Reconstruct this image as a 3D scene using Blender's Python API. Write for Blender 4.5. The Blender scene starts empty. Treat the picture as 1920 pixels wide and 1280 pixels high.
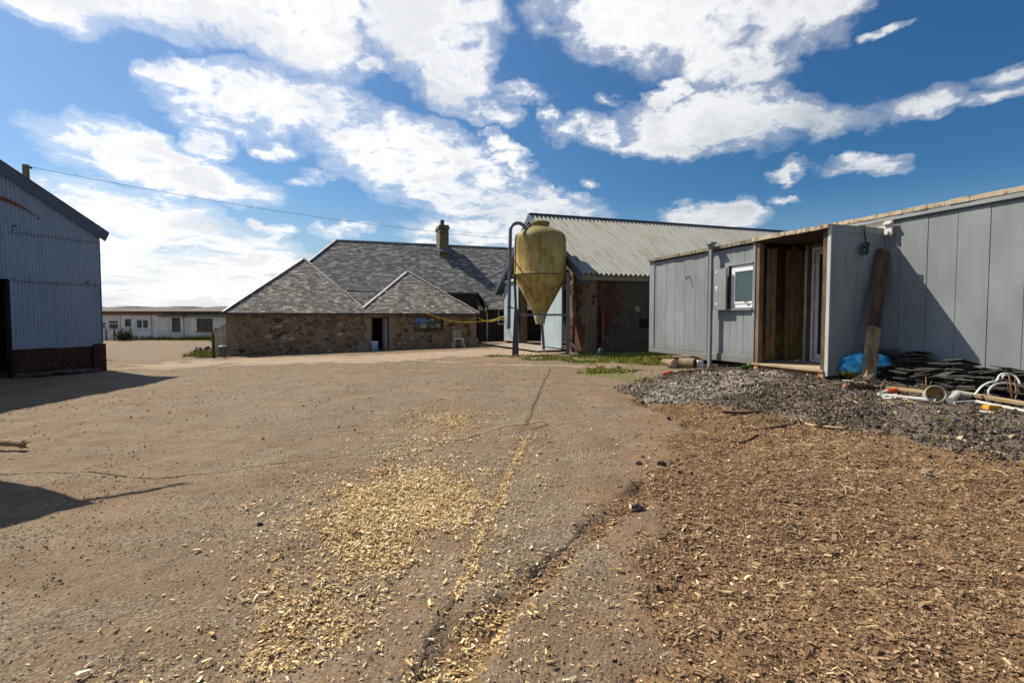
import bpy, bmesh, math, random
import numpy as np
from mathutils import Vector, Matrix

# ------------------------------------------------------------------ camera, world, sun
scene = bpy.context.scene
COL = scene.collection
F_PX, PX_W, PX_H, HOR = 955.0, 1920.0, 1280.0, 598.0
EYE = 1.5
PITCH = math.atan((PX_H / 2 - HOR) / F_PX)
cam = bpy.data.objects.new("camera", bpy.data.cameras.new("camera"))
COL.objects.link(cam)
cam.location = (0, 0, EYE)
cam.rotation_euler = (math.pi / 2 - PITCH, 0, 0)
cam.data.sensor_width = 36.0
cam.data.lens = F_PX / PX_W * 36.0
cam.data.clip_end = 6000
cam.data.clip_start = 0.05
scene.camera = cam

SUN_DIR = Vector((-1.687, 0.986, 2.163)).normalized()      # towards the sun
SUN_EL = math.asin(SUN_DIR.z)
SUN_AZ = math.atan2(SUN_DIR.x, SUN_DIR.y)                  # from +Y towards +X
sun = bpy.data.objects.new("sun", bpy.data.lights.new("sun", 'SUN'))
COL.objects.link(sun)
sun.rotation_euler = (-SUN_DIR).to_track_quat('-Z', 'Y').to_euler()
sun.location = (-20, 12, 26)
sun.data.energy = 5.0
sun.data.angle = math.radians(0.53)
sun.data.color = (1.0, 0.90, 0.74)

scene.view_settings.view_transform = 'Standard'
scene.view_settings.look = 'None'
scene.view_settings.gamma = 1
scene.view_settings.exposure = 0.40
scene.view_settings.use_curve_mapping = False
scene.cycles.max_bounces = 6
scene.cycles.use_denoising = True


# ------------------------------------------------------------------ node helpers
class NT:
    def __init__(self, tree):
        self.t = tree
        self.n = tree.nodes
        self.l = tree.links

    def _in(self, node, key, val):
        if val is None:
            return
        s = node.inputs[key]
        if isinstance(val, bpy.types.NodeSocket):
            self.l.new(val, s)
        else:
            try:
                if hasattr(s.default_value, '__len__') and len(s.default_value) == 4 and hasattr(val, '__len__') and len(val) == 3:
                    val = tuple(val) + (1.0,)
            except TypeError:
                pass
            s.default_value = val

    def math(self, op, a, b=None, c=None, clamp=False):
        n = self.n.new('ShaderNodeMath'); n.operation = op; n.use_clamp = clamp
        self._in(n, 0, a); self._in(n, 1, b)
        if c is not None: self._in(n, 2, c)
        return n.outputs[0]

    def vmath(self, op, a, b=None):
        n = self.n.new('ShaderNodeVectorMath'); n.operation = op
        self._in(n, 0, a)
        if b is not None: self._in(n, 1, b)
        return n.outputs['Value'] if op in ('LENGTH', 'DOT_PRODUCT', 'DISTANCE') else n.outputs[0]

    def mix(self, f, a, b, mode='MIX'):
        n = self.n.new('ShaderNodeMix'); n.data_type = 'RGBA'; n.blend_type = mode
        self._in(n, 0, f); self._in(n, 6, a); self._in(n, 7, b)
        return n.outputs[2]

    def fmix(self, f, a, b):
        n = self.n.new('ShaderNodeMix'); n.data_type = 'FLOAT'
        self._in(n, 0, f); self._in(n, 2, a); self._in(n, 3, b)
        return n.outputs[0]

    def step(self, x, a, b, lo=0.0, hi=1.0):
        n = self.n.new('ShaderNodeMapRange'); n.interpolation_type = 'SMOOTHSTEP'
        self._in(n, 0, x); self._in(n, 1, a); self._in(n, 2, b); self._in(n, 3, lo); self._in(n, 4, hi)
        return n.outputs[0]

    def noise(self, vec, scale, detail=4, rough=0.55, dist=0.0, out=0):
        n = self.n.new('ShaderNodeTexNoise')
        self._in(n, 'Vector', vec); n.inputs['Scale'].default_value = scale
        n.inputs['Detail'].default_value = detail; n.inputs['Roughness'].default_value = rough
        n.inputs['Distortion'].default_value = dist
        return n.outputs[out]

    def voro(self, vec, scale, feature='F1', out='Color', rand=1.0):
        n = self.n.new('ShaderNodeTexVoronoi'); n.feature = feature
        self._in(n, 'Vector', vec); n.inputs['Scale'].default_value = scale
        n.inputs['Randomness'].default_value = rand
        return n.outputs[out]

    def ramp(self, f, stops, interp='LINEAR'):
        n = self.n.new('ShaderNodeValToRGB'); self._in(n, 0, f)
        r = n.color_ramp; r.interpolation = interp
        while len(r.elements) < len(stops): r.elements.new(0.5)
        for e, (p, c) in zip(r.elements, stops):
            e.position = p
            e.color = tuple(c) + (1.0,) if len(c) == 3 else c
        return n.outputs[0]

    def scale(self, vec, s, off=(0, 0, 0)):
        n = self.n.new('ShaderNodeMapping')
        self._in(n, 0, vec); n.inputs['Scale'].default_value = s; n.inputs['Location'].default_value = off
        return n.outputs[0]

    def comb(self, x, y, z):
        n = self.n.new('ShaderNodeCombineXYZ')
        self._in(n, 0, x); self._in(n, 1, y); self._in(n, 2, z)
        return n.outputs[0]

    def sep(self, v):
        n = self.n.new('ShaderNodeSeparateXYZ'); self._in(n, 0, v)
        return n.outputs

    def sepc(self, v):
        n = self.n.new('ShaderNodeSeparateColor'); self._in(n, 0, v)
        return n.outputs

    def attr(self, name):
        n = self.n.new('ShaderNodeAttribute'); n.attribute_name = name
        return n.outputs['Fac']

    def obj(self):
        return self.n.new('ShaderNodeTexCoord').outputs['Object']

    def bump(self, h, strength=0.5, dist=0.01, normal=None):
        n = self.n.new('ShaderNodeBump')
        n.inputs['Strength'].default_value = strength; n.inputs['Distance'].default_value = dist
        self._in(n, 'Height', h)
        if normal is not None: self._in(n, 'Normal', normal)
        return n.outputs[0]


def newmat(name):
    m = bpy.data.materials.new(name); m.use_nodes = True
    t = NT(m.node_tree)
    b = m.node_tree.nodes['Principled BSDF']
    return m, t, b


def setb(t, b, color=None, rough=None, normal=None, metal=None, spec=None, **kw):
    if color is not None: t._in(b, 'Base Color', color)
    if rough is not None: t._in(b, 'Roughness', rough)
    if normal is not None: t._in(b, 'Normal', normal)
    if metal is not None: t._in(b, 'Metallic', metal)
    if spec is not None: t._in(b, 'Specular IOR Level', spec)
    for k, v in kw.items(): t._in(b, k.replace('_', ' '), v)


# ------------------------------------------------------------------ sky with clouds (world shader, by direction)
world = bpy.data.worlds.new("World"); scene.world = world; world.use_nodes = True
w = NT(world.node_tree)
for n_ in list(w.n): w.n.remove(n_)
skyn = w.n.new('ShaderNodeTexSky'); skyn.sky_type = 'NISHITA'
skyn.sun_disc = False; skyn.sun_elevation = SUN_EL; skyn.sun_rotation = SUN_AZ
skyn.air_density = 1.0; skyn.dust_density = 0.6; skyn.ozone_density = 2.2
dirv = w.n.new('ShaderNodeTexCoord').outputs['Generated']
dx, dy, dz = w.sep(dirv)[0:3]
front = w.math('MAXIMUM', dy, 0.12)
gx = w.math('DIVIDE', dx, front); gz = w.math('DIVIDE', dz, front)
gp = w.comb(gx, gz, 0.0)
wob = w.noise(w.scale(dirv, (1, 1, 1.6)), 5.0, 3, 0.5, out=1)
wob2 = w.noise(w.scale(dirv, (1, 1, 1.6)), 15.0, 5, 0.6, out=1)
gpw = w.vmath('ADD', gp, w.vmath('MULTIPLY', w.vmath('SUBTRACT', wob, (0.5, 0.5, 0.5)), (0.16, 0.08, 0.0)))
gpw = w.vmath('ADD', gpw, w.vmath('MULTIPLY', w.vmath('SUBTRACT', wob2, (0.5, 0.5, 0.5)), (0.13, 0.08, 0.0)))
CLOUDS = [  # centre x, y in degrees-like tangent units given from the viewpoint plan, radii, tilt, weight
    (330, 0, 390, 105, 12, 1), (570, 55, 180, 125, 25, 1), (130, 20, 150, 60, 20, 1), (800, 40, 185, 150, 20, 1), (870, 155, 105, 90, 20, 1),
    (685, 133, 40, 28, 0, 1), (500, 203, 250, 78, 8, 1.05), (340, 170, 80, 35, 20, .9), (290, 312, 260, 62, 14, 1.1), (405, 272, 70, 34, 0, .9),
    (740, 300, 230, 95, 15, 1.1), (880, 365, 250, 75, 14, 1.1), (1010, 392, 130, 50, 5, 1), (540, 285, 48, 30, 0, .9), (570, 345, 50, 18, 5, .8),
    (230, 410, 290, 70, 14, 1), (330, 480, 330, 80, 8, 1.1), (330, 560, 420, 75, 3, 1.2), (100, 470, 300, 160, 5, 1), (495, 428, 60, 18, 3, .8),
    (495, 447, 40, 14, 0, .8), (640, 438, 80, 14, 2, .75), (930, 440, 200, 40, 0, .9),
    (1290, 40, 320, 125, 0, 1.1), (1370, 125, 140, 65, 0, 1), (1130, 40, 150, 95, 25, 1), (1520, 10, 160, 55, -18, .9),
    (1330, 238, 230, 66, 0, 1.05), (1110, 248, 85, 36, 0, 1), (1370, 195, 130, 40, -3, .95), (1510, 225, 150, 38, 3, .95), (1700, 200, 115, 34, -12, .95),
    (1265, 172, 80, 24, -18, .9), (1250, 270, 230, 26, 2, .8), (1880, 145, 110, 20, -15, .75), (1860, 185, 110, 24, -12, .75),
    (1605, 310, 95, 27, 0, 1), (1470, 320, 55, 20, -22, .85), (1330, 410, 120, 36, 0, 1.1), (945, 225, 62, 36, 0, .85), (1005, 185, 60, 24, 0, .8),
    (950, 290, 60, 24, 25, .75), (965, 318, 55, 20, 10, .75), (1042, 225, 20, 26, 0, .75), (1145, 182, 40, 18, 20, .6), (1635, 70, 50, 12, -15, .6),
    (1110, 345, 25, 16, 20, .55), (1450, 378, 40, 10, 0, .55)]
field = None
for (cx, cy, rx, ry, rot, wt) in CLOUDS:
    mp = w.n.new('ShaderNodeMapping'); mp.vector_type = 'TEXTURE'
    w.l.new(gpw, mp.inputs[0])
    mp.inputs['Location'].default_value = ((cx - 960) / F_PX, (HOR - cy) / F_PX, 0)
    mp.inputs['Rotation'].default_value = (0, 0, -math.radians(rot))
    mp.inputs['Scale'].default_value = (rx / F_PX, ry / F_PX, 1)
    g = w.n.new('ShaderNodeTexGradient'); g.gradient_type = 'QUADRATIC_SPHERE'
    w.l.new(mp.outputs[0], g.inputs[0])
    v_ = g.outputs[1]
    g.gradient_type = 'SPHERICAL'
    v_ = w.math('MULTIPLY', v_, wt)
    field = v_ if field is None else w.math('MAXIMUM', field, v_)
zl = w.math('MULTIPLY', w.math('LOGARITHM', w.math('ADD', w.math('MAXIMUM', dz, 0.0), 0.10), 2.718), 0.85)
dsq = w.comb(dx, dy, zl)
big = w.noise(dsq, 4.5, 12, 0.60, 0.4)
fine = w.noise(dsq, 14.0, 10, 0.60, 0.5)
fb = w.math('ADD', w.math('MULTIPLY', big, 0.5), w.math('MULTIPLY', fine, 0.5))
fbc = w.math('SUBTRACT', fb, 0.5)
wisp = w.noise(w.vmath('ADD', dsq, w.vmath('MULTIPLY', w.noise(dsq, 9.0, 4, .6, out=1), (.12, .12, .12))), 30.0, 8, 0.62, 0.8)
dens = w.math('ADD', w.math('SUBTRACT', w.math('MULTIPLY', w.math('MINIMUM', field, 0.55), 1.75), 0.42), w.math('ADD', w.math('MULTIPLY', fbc, 3.8), w.math('MULTIPLY', w.math('SUBTRACT', wisp, .5), 0.8)))
inside = w.step(field, 0.0, 0.16)
behind = w.math('LESS_THAN', dy, 0.12)
densb = w.math('ADD', -0.14, w.math('MULTIPLY', fbc, 2.4))
dens = w.fmix(behind, dens, densb)
mask = w.math('POWER', w.step(dens, -0.22, 0.62), 1.1)
veil = w.math('MULTIPLY', w.step(dens, -0.75, 0.25), 0.34)
mask = w.math('MAXIMUM', mask, veil)
mask = w.math('MULTIPLY', mask, w.math('MAXIMUM', inside, behind))
# grey bellies, thin bright edges
belly = w.step(w.math('ADD', w.math('MULTIPLY', dens, 0.9), w.math('MULTIPLY', w.math('SUBTRACT', w.noise(w.vmath('ADD', dsq, (0, 0, .13)), 4.0, 8, 0.55, 0.3), 0.5), 3.4)), 0.30, 1.15)
sunside = w.step(w.vmath('DOT_PRODUCT', dirv, tuple(SUN_DIR)), 0.1, 0.9)
lit = w.mix(sunside, (8.0, 8.2, 8.5), (12.0, 11.9, 11.8))
grey = w.mix(sunside, (4.2, 4.6, 5.1), (6.8, 7.1, 7.5))
ccol = w.mix(w.math('MULTIPLY', belly, 0.62), lit, grey)
hs = w.n.new('ShaderNodeHueSaturation'); w.l.new(skyn.outputs[0], hs.inputs['Color'])
hs.inputs['Saturation'].default_value = 1.22; hs.inputs['Value'].default_value = 0.86
air = w.mix(1.0, hs.outputs[0], w.mix(sunside, (0.48, 0.80, 0.98), (1.05, 1.20, 1.27)), 'MULTIPLY')
low = w.step(dz, 0.0, 0.24, 0.9, 0.0)
air = w.mix(low, air, w.mix(sunside, (3.0, 4.6, 6.2), (5.6, 6.4, 7.2)))
skyc = w.mix(w.math('MULTIPLY', mask, 0.97), air, ccol)
bg = w.n.new('ShaderNodeBackground'); w.l.new(skyc, bg.inputs['Color']); bg.inputs['Strength'].default_value = 0.075
wo = w.n.new('ShaderNodeOutputWorld'); w.l.new(bg.outputs[0], wo.inputs[0])
world.cycles.sampling_method = 'MANUAL'; world.cycles.sample_map_resolution = 512

# ------------------------------------------------------------------ geometry helpers
rng = np.random.default_rng(7)
random.seed(7)
TH = math.atan(318 / 955.0); CT, ST = math.cos(TH), math.sin(TH)       # the farmyard's building grid
BH = math.radians(-21.2)                                               # the left barn's grid


def fr2w(x, y, a):
    return (x * math.cos(a) - y * math.sin(a), x * math.sin(a) + y * math.cos(a))


def w2fr(x, y, a):
    return (x * math.cos(a) + y * math.sin(a), -x * math.sin(a) + y * math.cos(a))


def sstep(x, a, b):
    t = np.clip((x - a) / (b - a), 0, 1)
    return t * t * (3 - 2 * t)


_perm = np.random.default_rng(3).random((256, 256))


def vnoise(x, y):
    xi = np.floor(x).astype(int); yi = np.floor(y).astype(int)
    fx = x - xi; fy = y - yi
    fx = fx * fx * (3 - 2 * fx); fy = fy * fy * (3 - 2 * fy)
    P = lambda i, j: _perm[i & 255, j & 255]
    a = P(xi, yi) * (1 - fx) + P(xi + 1, yi) * fx
    b = P(xi, yi + 1) * (1 - fx) + P(xi + 1, yi + 1) * fx
    return a * (1 - fy) + b * fy


def fbm(x, y, s=1.0, o=4, r=0.5):
    t = 0; a = 1; n = 0
    for k in range(o):
        t = t + a * vnoise(x * s + 17.3 * k, y * s + 5.1 * k); n += a
        a *= r; s *= 2.03
    return t / n


def H0(x, y):
    v = x * CT + y * ST; u = -x * ST + y * CT
    base = 0.024 * np.clip(v + 4.4, 0, 13) * sstep(u, 1, 13)
    mound = 0.27 * sstep(v, 5.0, 8.2) * (1 - sstep(u, 7.6, 11.4)) * sstep(u, -4, 0)
    far = -0.3 * sstep(y, 24, 40) * sstep(-x, 6, 18)
    return base + mound + far


def ray(px, py):
    cp, sp = math.cos(PITCH), math.sin(PITCH)
    a, b = px - PX_W / 2, PX_H / 2 - py
    return np.array([a, F_PX * cp + b * sp, -F_PX * sp + b * cp]) / F_PX


def G(px, py):
    """ground point seen at a plan position"""
    d = ray(px, py); z = 0.0
    for _ in range(30):
        t = (EYE - z) / -d[2]
        p = d * t
        z = 0.5 * z + 0.5 * float(H0(p[0], p[1]))
    return np.array([p[0], p[1]])


def at(px, py, Y):
    d = ray(px, py); t = Y / d[1]
    return np.array([d[0] * t, Y, EYE + d[2] * t])


def polysd(x, y, poly):
    """signed distance, positive inside"""
    P = np.asarray(poly); n = len(P)
    d = np.full(x.shape, 1e9); ins = np.zeros(x.shape, bool)
    for i in range(n):
        a = P[i]; b = P[(i + 1) % n]; e = b - a
        t = np.clip(((x - a[0]) * e[0] + (y - a[1]) * e[1]) / (e @ e + 1e-12), 0, 1)
        d = np.minimum(d, np.hypot(x - a[0] - t * e[0], y - a[1] - t * e[1]))
        c = (a[1] > y) != (b[1] > y)
        xx = a[0] + (y - a[1]) * e[0] / (e[1] if abs(e[1]) > 1e-9 else 1e-9)
        ins ^= c & (x < xx)
    return np.where(ins, d, -d)


def linesd(x, y, pts):
    P = np.asarray(pts); d = np.full(x.shape, 1e9); side = np.zeros(x.shape)
    for i in range(len(P) - 1):
        a = P[i]; b = P[i + 1]; e = b - a
        t = np.clip(((x - a[0]) * e[0] + (y - a[1]) * e[1]) / (e @ e + 1e-12), 0, 1)
        dd = np.hypot(x - a[0] - t * e[0], y - a[1] - t * e[1])
        d = np.minimum(d, dd)
    return d


def PG(*pts):
    return np.array([G(*p) for p in pts])


Z_MULCH = PG((1150, 742), (1235, 765), (1290, 800), (1270, 845), (1205, 885), (1180, 925), (1215, 955), (1225, 1010), (1228, 1070), (1205, 1130), (1195, 1200),
             (1225, 1290), (1300, 1500), (2500, 1700), (2600, 960), (1960, 868), (1720, 826), (1500, 780), (1340, 752))
Z_CHAN = PG((1205, 895), (1235, 950), (1135, 1000), (1065, 1070), (965, 1180), (910, 1300), (740, 1300), (820, 1195), (885, 1165), (1005, 1060), (1090, 985))
Z_GRAVEL = PG((1165, 735), (1250, 706), (1330, 690), (1420, 690), (1560, 700), (1640, 716), (1920, 720), (2400, 860), (1960, 868), (1720, 826), (1500, 782), (1330, 760))
Z_PALE = PG((1180, 738), (1230, 712), (1330, 700), (1440, 693), (1470, 702), (1420, 722), (1380, 742), (1290, 756), (1220, 752))
Z_MOSS = [PG((930, 668), (1060, 666), (1225, 664), (1310, 668), (1310, 692), (1225, 684), (1130, 680), (1000, 676)),
          PG((1055, 697), (1120, 690), (1215, 694), (1250, 712), (1200, 722), (1160, 722), (1100, 708)),
          PG((345, 668), (372, 660), (424, 658), (425, 668), (385, 672)), PG((290, 637), (330, 636), (420, 637), (420, 641), (320, 640))]
L_CRACK = PG((1032, 692), (1000, 770), (984, 800), (962, 870), (930, 945), (880, 1075), (850, 1140), (800, 1230), (760, 1300))
L_SEAM = PG((0, 892), (160, 885), (330, 892), (500, 880), (640, 862), (780, 846), (900, 815), (1000, 790), (1040, 790))
L_SAND = PG((820, 678), (950, 684), (1140, 689))
Z_SAND = PG((190, 690), (300, 678), (430, 672), (700, 664), (880, 655), (944, 650), (1060, 664), (900, 668), (700, 680), (420, 686), (250, 696))


def masks(x, y):
    n1 = (fbm(x, y, 2.2, 5) - 0.5); n2 = (fbm(x + 40, y, 9, 4) - 0.5)
    n = n1 * 0.9 + n2 * 0.25
    m = {}
    m['mulch'] = sstep(polysd(x, y, Z_MULCH) + n * 0.9, -0.10, 0.16)
    m['chan'] = sstep(polysd(x, y, Z_CHAN) + n * 0.34, -0.04, 0.07)
    m['gravel'] = sstep(polysd(x, y, Z_GRAVEL) + .22 + n * 1.5, -0.30, 0.3) * (1 - 0.6 * m['mulch'])
    m['halo'] = sstep(polysd(x, y, Z_MULCH) + n * 1.6, -0.95, 0.25)
    m['pale'] = sstep(polysd(x, y, Z_PALE) + n * 0.9, -0.12, 0.25)
    mo = 0
    for k, z in enumerate(Z_MOSS):
        mo = np.maximum(mo, sstep(polysd(x, y, z) + n * (1.5 if k else 2.2), -0.1, 0.35))
    m['moss'] = mo
    dc = linesd(x, y, L_CRACK)
    m['crack'] = np.exp(-(dc / 0.045) ** 2) * .35
    m['seam'] = np.exp(-(linesd(x, y, L_SEAM + 0) / 0.10) ** 2) * (0.4 + 0.6 * sstep(n1, -0.1, 0.2))
    m['sand'] = np.maximum(np.exp(-((linesd(x, y, L_SAND) + n * .3) / 0.16) ** 2), sstep(polysd(x, y, Z_SAND) + n * 3, -0.4, 0.8) * .8)
    return m


def micro(x, y, m):
    near = 1 - sstep(np.hypot(x, y), 8, 30)
    asph = (fbm(x, y, .9, 3) - .5) * 0.10 + (fbm(x, y, 7, 4) - .5) * 0.022 + (fbm(x, y, 24, 2) - .5) * .010
    rough = (fbm(x, y, 12, 4) - .5) * .045 + (fbm(x, y, 3, 3) - .5) * .09
    g = np.maximum(m['mulch'], np.maximum(m['gravel'], m['chan']))
    h = asph * (1 - g) + rough * g
    h = h - 0.014 * m['chan'] - 0.018 * m['mulch'] * (1 - m['gravel']) - 0.02 * m['crack'] + 0.012 * m['seam']
    return h * near


def HF(x, y):
    x = np.atleast_1d(np.asarray(x, float)); y = np.atleast_1d(np.asarray(y, float))
    return H0(x, y) + micro(x, y, masks(x, y))


def hz(x, y):
    return float(HF(x, y)[0])


class MB:
    def __init__(self):
        self.v = []; self.f = []; self.rnd = []

    def add(self, vs, fs, r=None):
        k = len(self.v)
        self.v += [tuple(map(float, p)) for p in vs]
        self.f += [tuple(i + k for i in f) for f in fs]
        r = random.random() if r is None else r
        self.rnd += [r] * len(fs)
        return self

    def box(self, x0, x1, y0, y1, z0, z1, r=None):
        vs = [(x0, y0, z0), (x1, y0, z0), (x1, y1, z0), (x0, y1, z0), (x0, y0, z1), (x1, y0, z1), (x1, y1, z1), (x0, y1, z1)]
        return self.add(vs, [(0, 3, 2, 1), (4, 5, 6, 7), (0, 1, 5, 4), (1, 2, 6, 5), (2, 3, 7, 6), (3, 0, 4, 7)], r)

    def hexa(self, lo, hi, r=None):
        return self.add(list(lo) + list(hi), [(3, 2, 1, 0), (4, 5, 6, 7), (0, 1, 5, 4), (1, 2, 6, 5), (2, 3, 7, 6), (3, 0, 4, 7)], r)

    def beam(self, a, b, w_, h_, up=(0, 0, 1), r=None):
        a = Vector(a); b = Vector(b); d = (b - a).normalized()
        s = d.cross(Vector(up)).normalized(); t = s.cross(d).normalized()
        s = s * (w_ / 2); t = t * (h_ / 2)
        q = lambda p: [p - s - t, p + s - t, p + s + t, p - s + t]
        return self.hexa(q(a), q(b), r)

    def prism(self, poly, off, r=None):
        n = len(poly); off = Vector(off)
        vs = [Vector(p) for p in poly] + [Vector(p) + off for p in poly]
        fs = [tuple(range(n - 1, -1, -1)), tuple(range(n, 2 * n))]
        fs += [(i, (i + 1) % n, (i + 1) % n + n, i + n) for i in range(n)]
        return self.add(vs, fs, r)

    def tube(self, pts, rad, n=10, caps=True, r=None):
        pts = [Vector(p) for p in pts]
        rad = rad if hasattr(rad, '__len__') else [rad] * len(pts)
        rings = []; up = Vector((0, 0, 1)); prev = None
        for i, p in enumerate(pts):
            d = (pts[min(i + 1, len(pts) - 1)] - pts[max(i - 1, 0)]).normalized()
            if prev is None:
                s = d.cross(up if abs(d.z) < 0.95 else Vector((1, 0, 0))).normalized()
            else:
                s = (prev - d * prev.dot(d)).normalized()
            prev = s; t = d.cross(s)
            rings.append([p + (s * math.cos(2 * math.pi * k / n) + t * math.sin(2 * math.pi * k / n)) * rad[i] for k in range(n)])
        vs = [v for rg in rings for v in rg]; fs = []
        for i in range(len(pts) - 1):
            for k in range(n):
                fs.append((i * n + k, i * n + (k + 1) % n, (i + 1) * n + (k + 1) % n, (i + 1) * n + k))
        if caps:
            fs.append(tuple(range(n - 1, -1, -1))); fs.append(tuple((len(pts) - 1) * n + k for k in range(n)))
        return self.add(vs, fs, r)

    def lathe(self, prof, c, n=32, r=None, wob=0.0):
        vs = []; fs = []
        for i, (rr, z) in enumerate(prof):
            for k in range(n):
                a = 2 * math.pi * k / n
                q = rr * (1 + wob * math.sin(3 * a + i))
                vs.append((c[0] + q * math.cos(a), c[1] + q * math.sin(a), c[2] + z))
        for i in range(len(prof) - 1):
            for k in range(n):
                fs.append((i * n + k, i * n + (k + 1) % n, (i + 1) * n + (k + 1) % n, (i + 1) * n + k))
        return self.add(vs, fs, r)


def mesh_np(name, V, Fq, rnd=None, mat=None, smooth=False):
    """V (n,3), Fq (m,4) quads"""
    me = bpy.data.meshes.new(name)
    me.vertices.add(len(V)); me.vertices.foreach_set('co', np.ascontiguousarray(V, dtype=np.float32).ravel())
    k = Fq.shape[1]
    me.loops.add(Fq.size); me.loops.foreach_set('vertex_index', np.ascontiguousarray(Fq, dtype=np.int32).ravel())
    me.polygons.add(len(Fq)); me.polygons.foreach_set('loop_start', np.arange(0, Fq.size, k, dtype=np.int32))
    me.polygons.foreach_set('loop_total', np.full(len(Fq), k, dtype=np.int32))
    me.update(calc_edges=True)
    if rnd is not None:
        a = me.attributes.new('rnd', 'FLOAT', 'FACE'); a.data.foreach_set('value', np.ascontiguousarray(rnd, dtype=np.float32))
    if mat: me.materials.append(mat)
    me.polygons.foreach_set('use_smooth', np.full(len(Fq), bool(smooth)))
    return me


class Thing:
    """An object with parts. Coordinates are given in a frame turned by `ang` about the world origin."""

    def __init__(self, name, label, cat, base, ang=0.0, group=None, kind=None):
        self.ang = ang; self.base = Vector(base)
        o = bpy.data.objects.new(name, None); COL.objects.link(o)
        X, Y = fr2w(base[0], base[1], ang)
        o.location = (X, Y, base[2]); o.rotation_euler = (0, 0, ang)
        o.empty_display_size = 0.2
        o['label'] = label; o['category'] = cat
        if group: o['group'] = group
        if kind: o['kind'] = kind
        self.o = o

    def part(self, name, mb, mat, parent=None, smooth=False, bevel=0.0, label=None, fix=True):
        me = bpy.data.meshes.new(name)
        me.from_pydata([tuple(Vector(v) - self.base) for v in mb.v], [], mb.f)
        finish(me, mb, mat, smooth, fix)
        o = bpy.data.objects.new(name, me); COL.objects.link(o)
        o.parent = parent or self.o
        if label: o['label'] = label
        if bevel: add_bevel(o, bevel)
        return o

    def link(self, name, me, parent=None):
        o = bpy.data.objects.new(name, me); COL.objects.link(o)
        o.parent = parent or self.o
        return o


def finish(me, mb, mat, smooth, fix=True):
    me.update()
    if fix:
        bm = bmesh.new(); bm.from_mesh(me); bmesh.ops.recalc_face_normals(bm, faces=bm.faces[:]); bm.to_mesh(me); bm.free()
    if len(mb.rnd) == len(me.polygons):
        a = me.attributes.new('rnd', 'FLOAT', 'FACE'); a.data.foreach_set('value', mb.rnd)
    if mat: me.materials.append(mat)
    if smooth:
        me.polygons.foreach_set('use_smooth', [True] * len(me.polygons))
        try: me.set_sharp_from_angle(angle=math.radians(40))
        except Exception: pass


def add_bevel(o, wd):
    b = o.modifiers.new('bevel', 'BEVEL'); b.width = wd; b.segments = 2; b.limit_method = 'ANGLE'


def single(name, mb, mat, label=None, cat=None, base=None, ang=0.0, group=None, kind=None, smooth=False, bevel=0.0, fix=True):
    """One mesh as a top-level object."""
    V = np.array(mb.v)
    if base is None:
        base = (V[:, 0].mean(), V[:, 1].mean(), V[:, 2].min())
    me = bpy.data.meshes.new(name)
    me.from_pydata([tuple(p) for p in (V - np.array(base))], [], mb.f)
    finish(me, mb, mat, smooth, fix)
    o = bpy.data.objects.new(name, me); COL.objects.link(o)
    X, Y = fr2w(base[0], base[1], ang)
    o.location = (X, Y, base[2]); o.rotation_euler = (0, 0, ang)
    if label: o['label'] = label
    if cat: o['category'] = cat
    if group: o['group'] = group
    if kind: o['kind'] = kind
    if bevel: add_bevel(o, bevel)
    return o


# ------------------------------------------------------------------ materials
def m_noise(name, c1, c2, scale=3.0, rough=0.7, bump=0.3, bscale=40, bdist=0.004, metal=0.0, c3=None, stretch=(1, 1, 1), spec=0.4, rnd=0.0, coat=0):
    m, t, b = newmat(name)
    o = t.scale(t.obj(), stretch)
    n = t.noise(o, scale, 6, 0.6)
    stops = [(0.3, c1), (0.7, c2)] if c3 is None else [(0.28, c1), (0.5, c2), (0.72, c3)]
    col = t.ramp(n, stops)
    n2 = t.noise(o, bscale, 4, 0.6)
    col = t.mix(0.35, col, t.mix(n2, tuple(x * 0.55 for x in c1), tuple(min(1, x * 1.35) for x in c2)))
    if rnd:
        a = t.attr('rnd')
        col = t.mix(1.0, col, t.comb(*[t.step(a, 0, 1, 1 - rnd, 1 + rnd)] * 3), 'MULTIPLY')
    setb(t, b, col, t.step(n2, 0.2, 0.8, rough - 0.1, min(1, rough + 0.12)), t.bump(n2, bump, bdist), metal, spec)
    return m


def m_wood(name, c1, c2, along='z', rough=0.85, sc=1.0, rnd=0.3, moss=None):
    m, t, b = newmat(name)
    st = {'x': (1.2, 22, 22), 'y': (22, 1.2, 22), 'z': (22, 22, 1.2)}[along]
    a = t.attr('rnd')
    o = t.vmath('ADD', t.obj(), t.comb(t.math('MULTIPLY', a, 7.0), t.math('MULTIPLY', a, 3.0), a))
    g = t.noise(t.scale(o, tuple(s * sc for s in st)), 1.0, 6, 0.65, 0.6)
    g2 = t.noise(o, 2.5, 3, 0.5)
    col = t.ramp(g, [(0.3, tuple(x * .45 for x in c1)), (0.5, c1), (0.72, c2)])
    col = t.mix(t.step(g2, 0.35, 0.7), col, t.mix(0.6, col, c2))
    col = t.mix(1.0, col, t.comb(*[t.step(a, 0, 1, 1 - rnd, 1 + rnd)] * 3), 'MULTIPLY')
    if moss:
        z = t.sep(t.obj())[2]
        f = t.math('MULTIPLY', t.step(z, moss[0], moss[1], 0.8, 0.0), t.step(t.noise(t.obj(), 5, 4, .6), 0.4, 0.62))
        col = t.mix(f, col, (0.10, 0.095, 0.012))
    setb(t, b, col, rough, t.bump(g, 0.6, 0.004), 0, 0.25)
    return m


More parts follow.
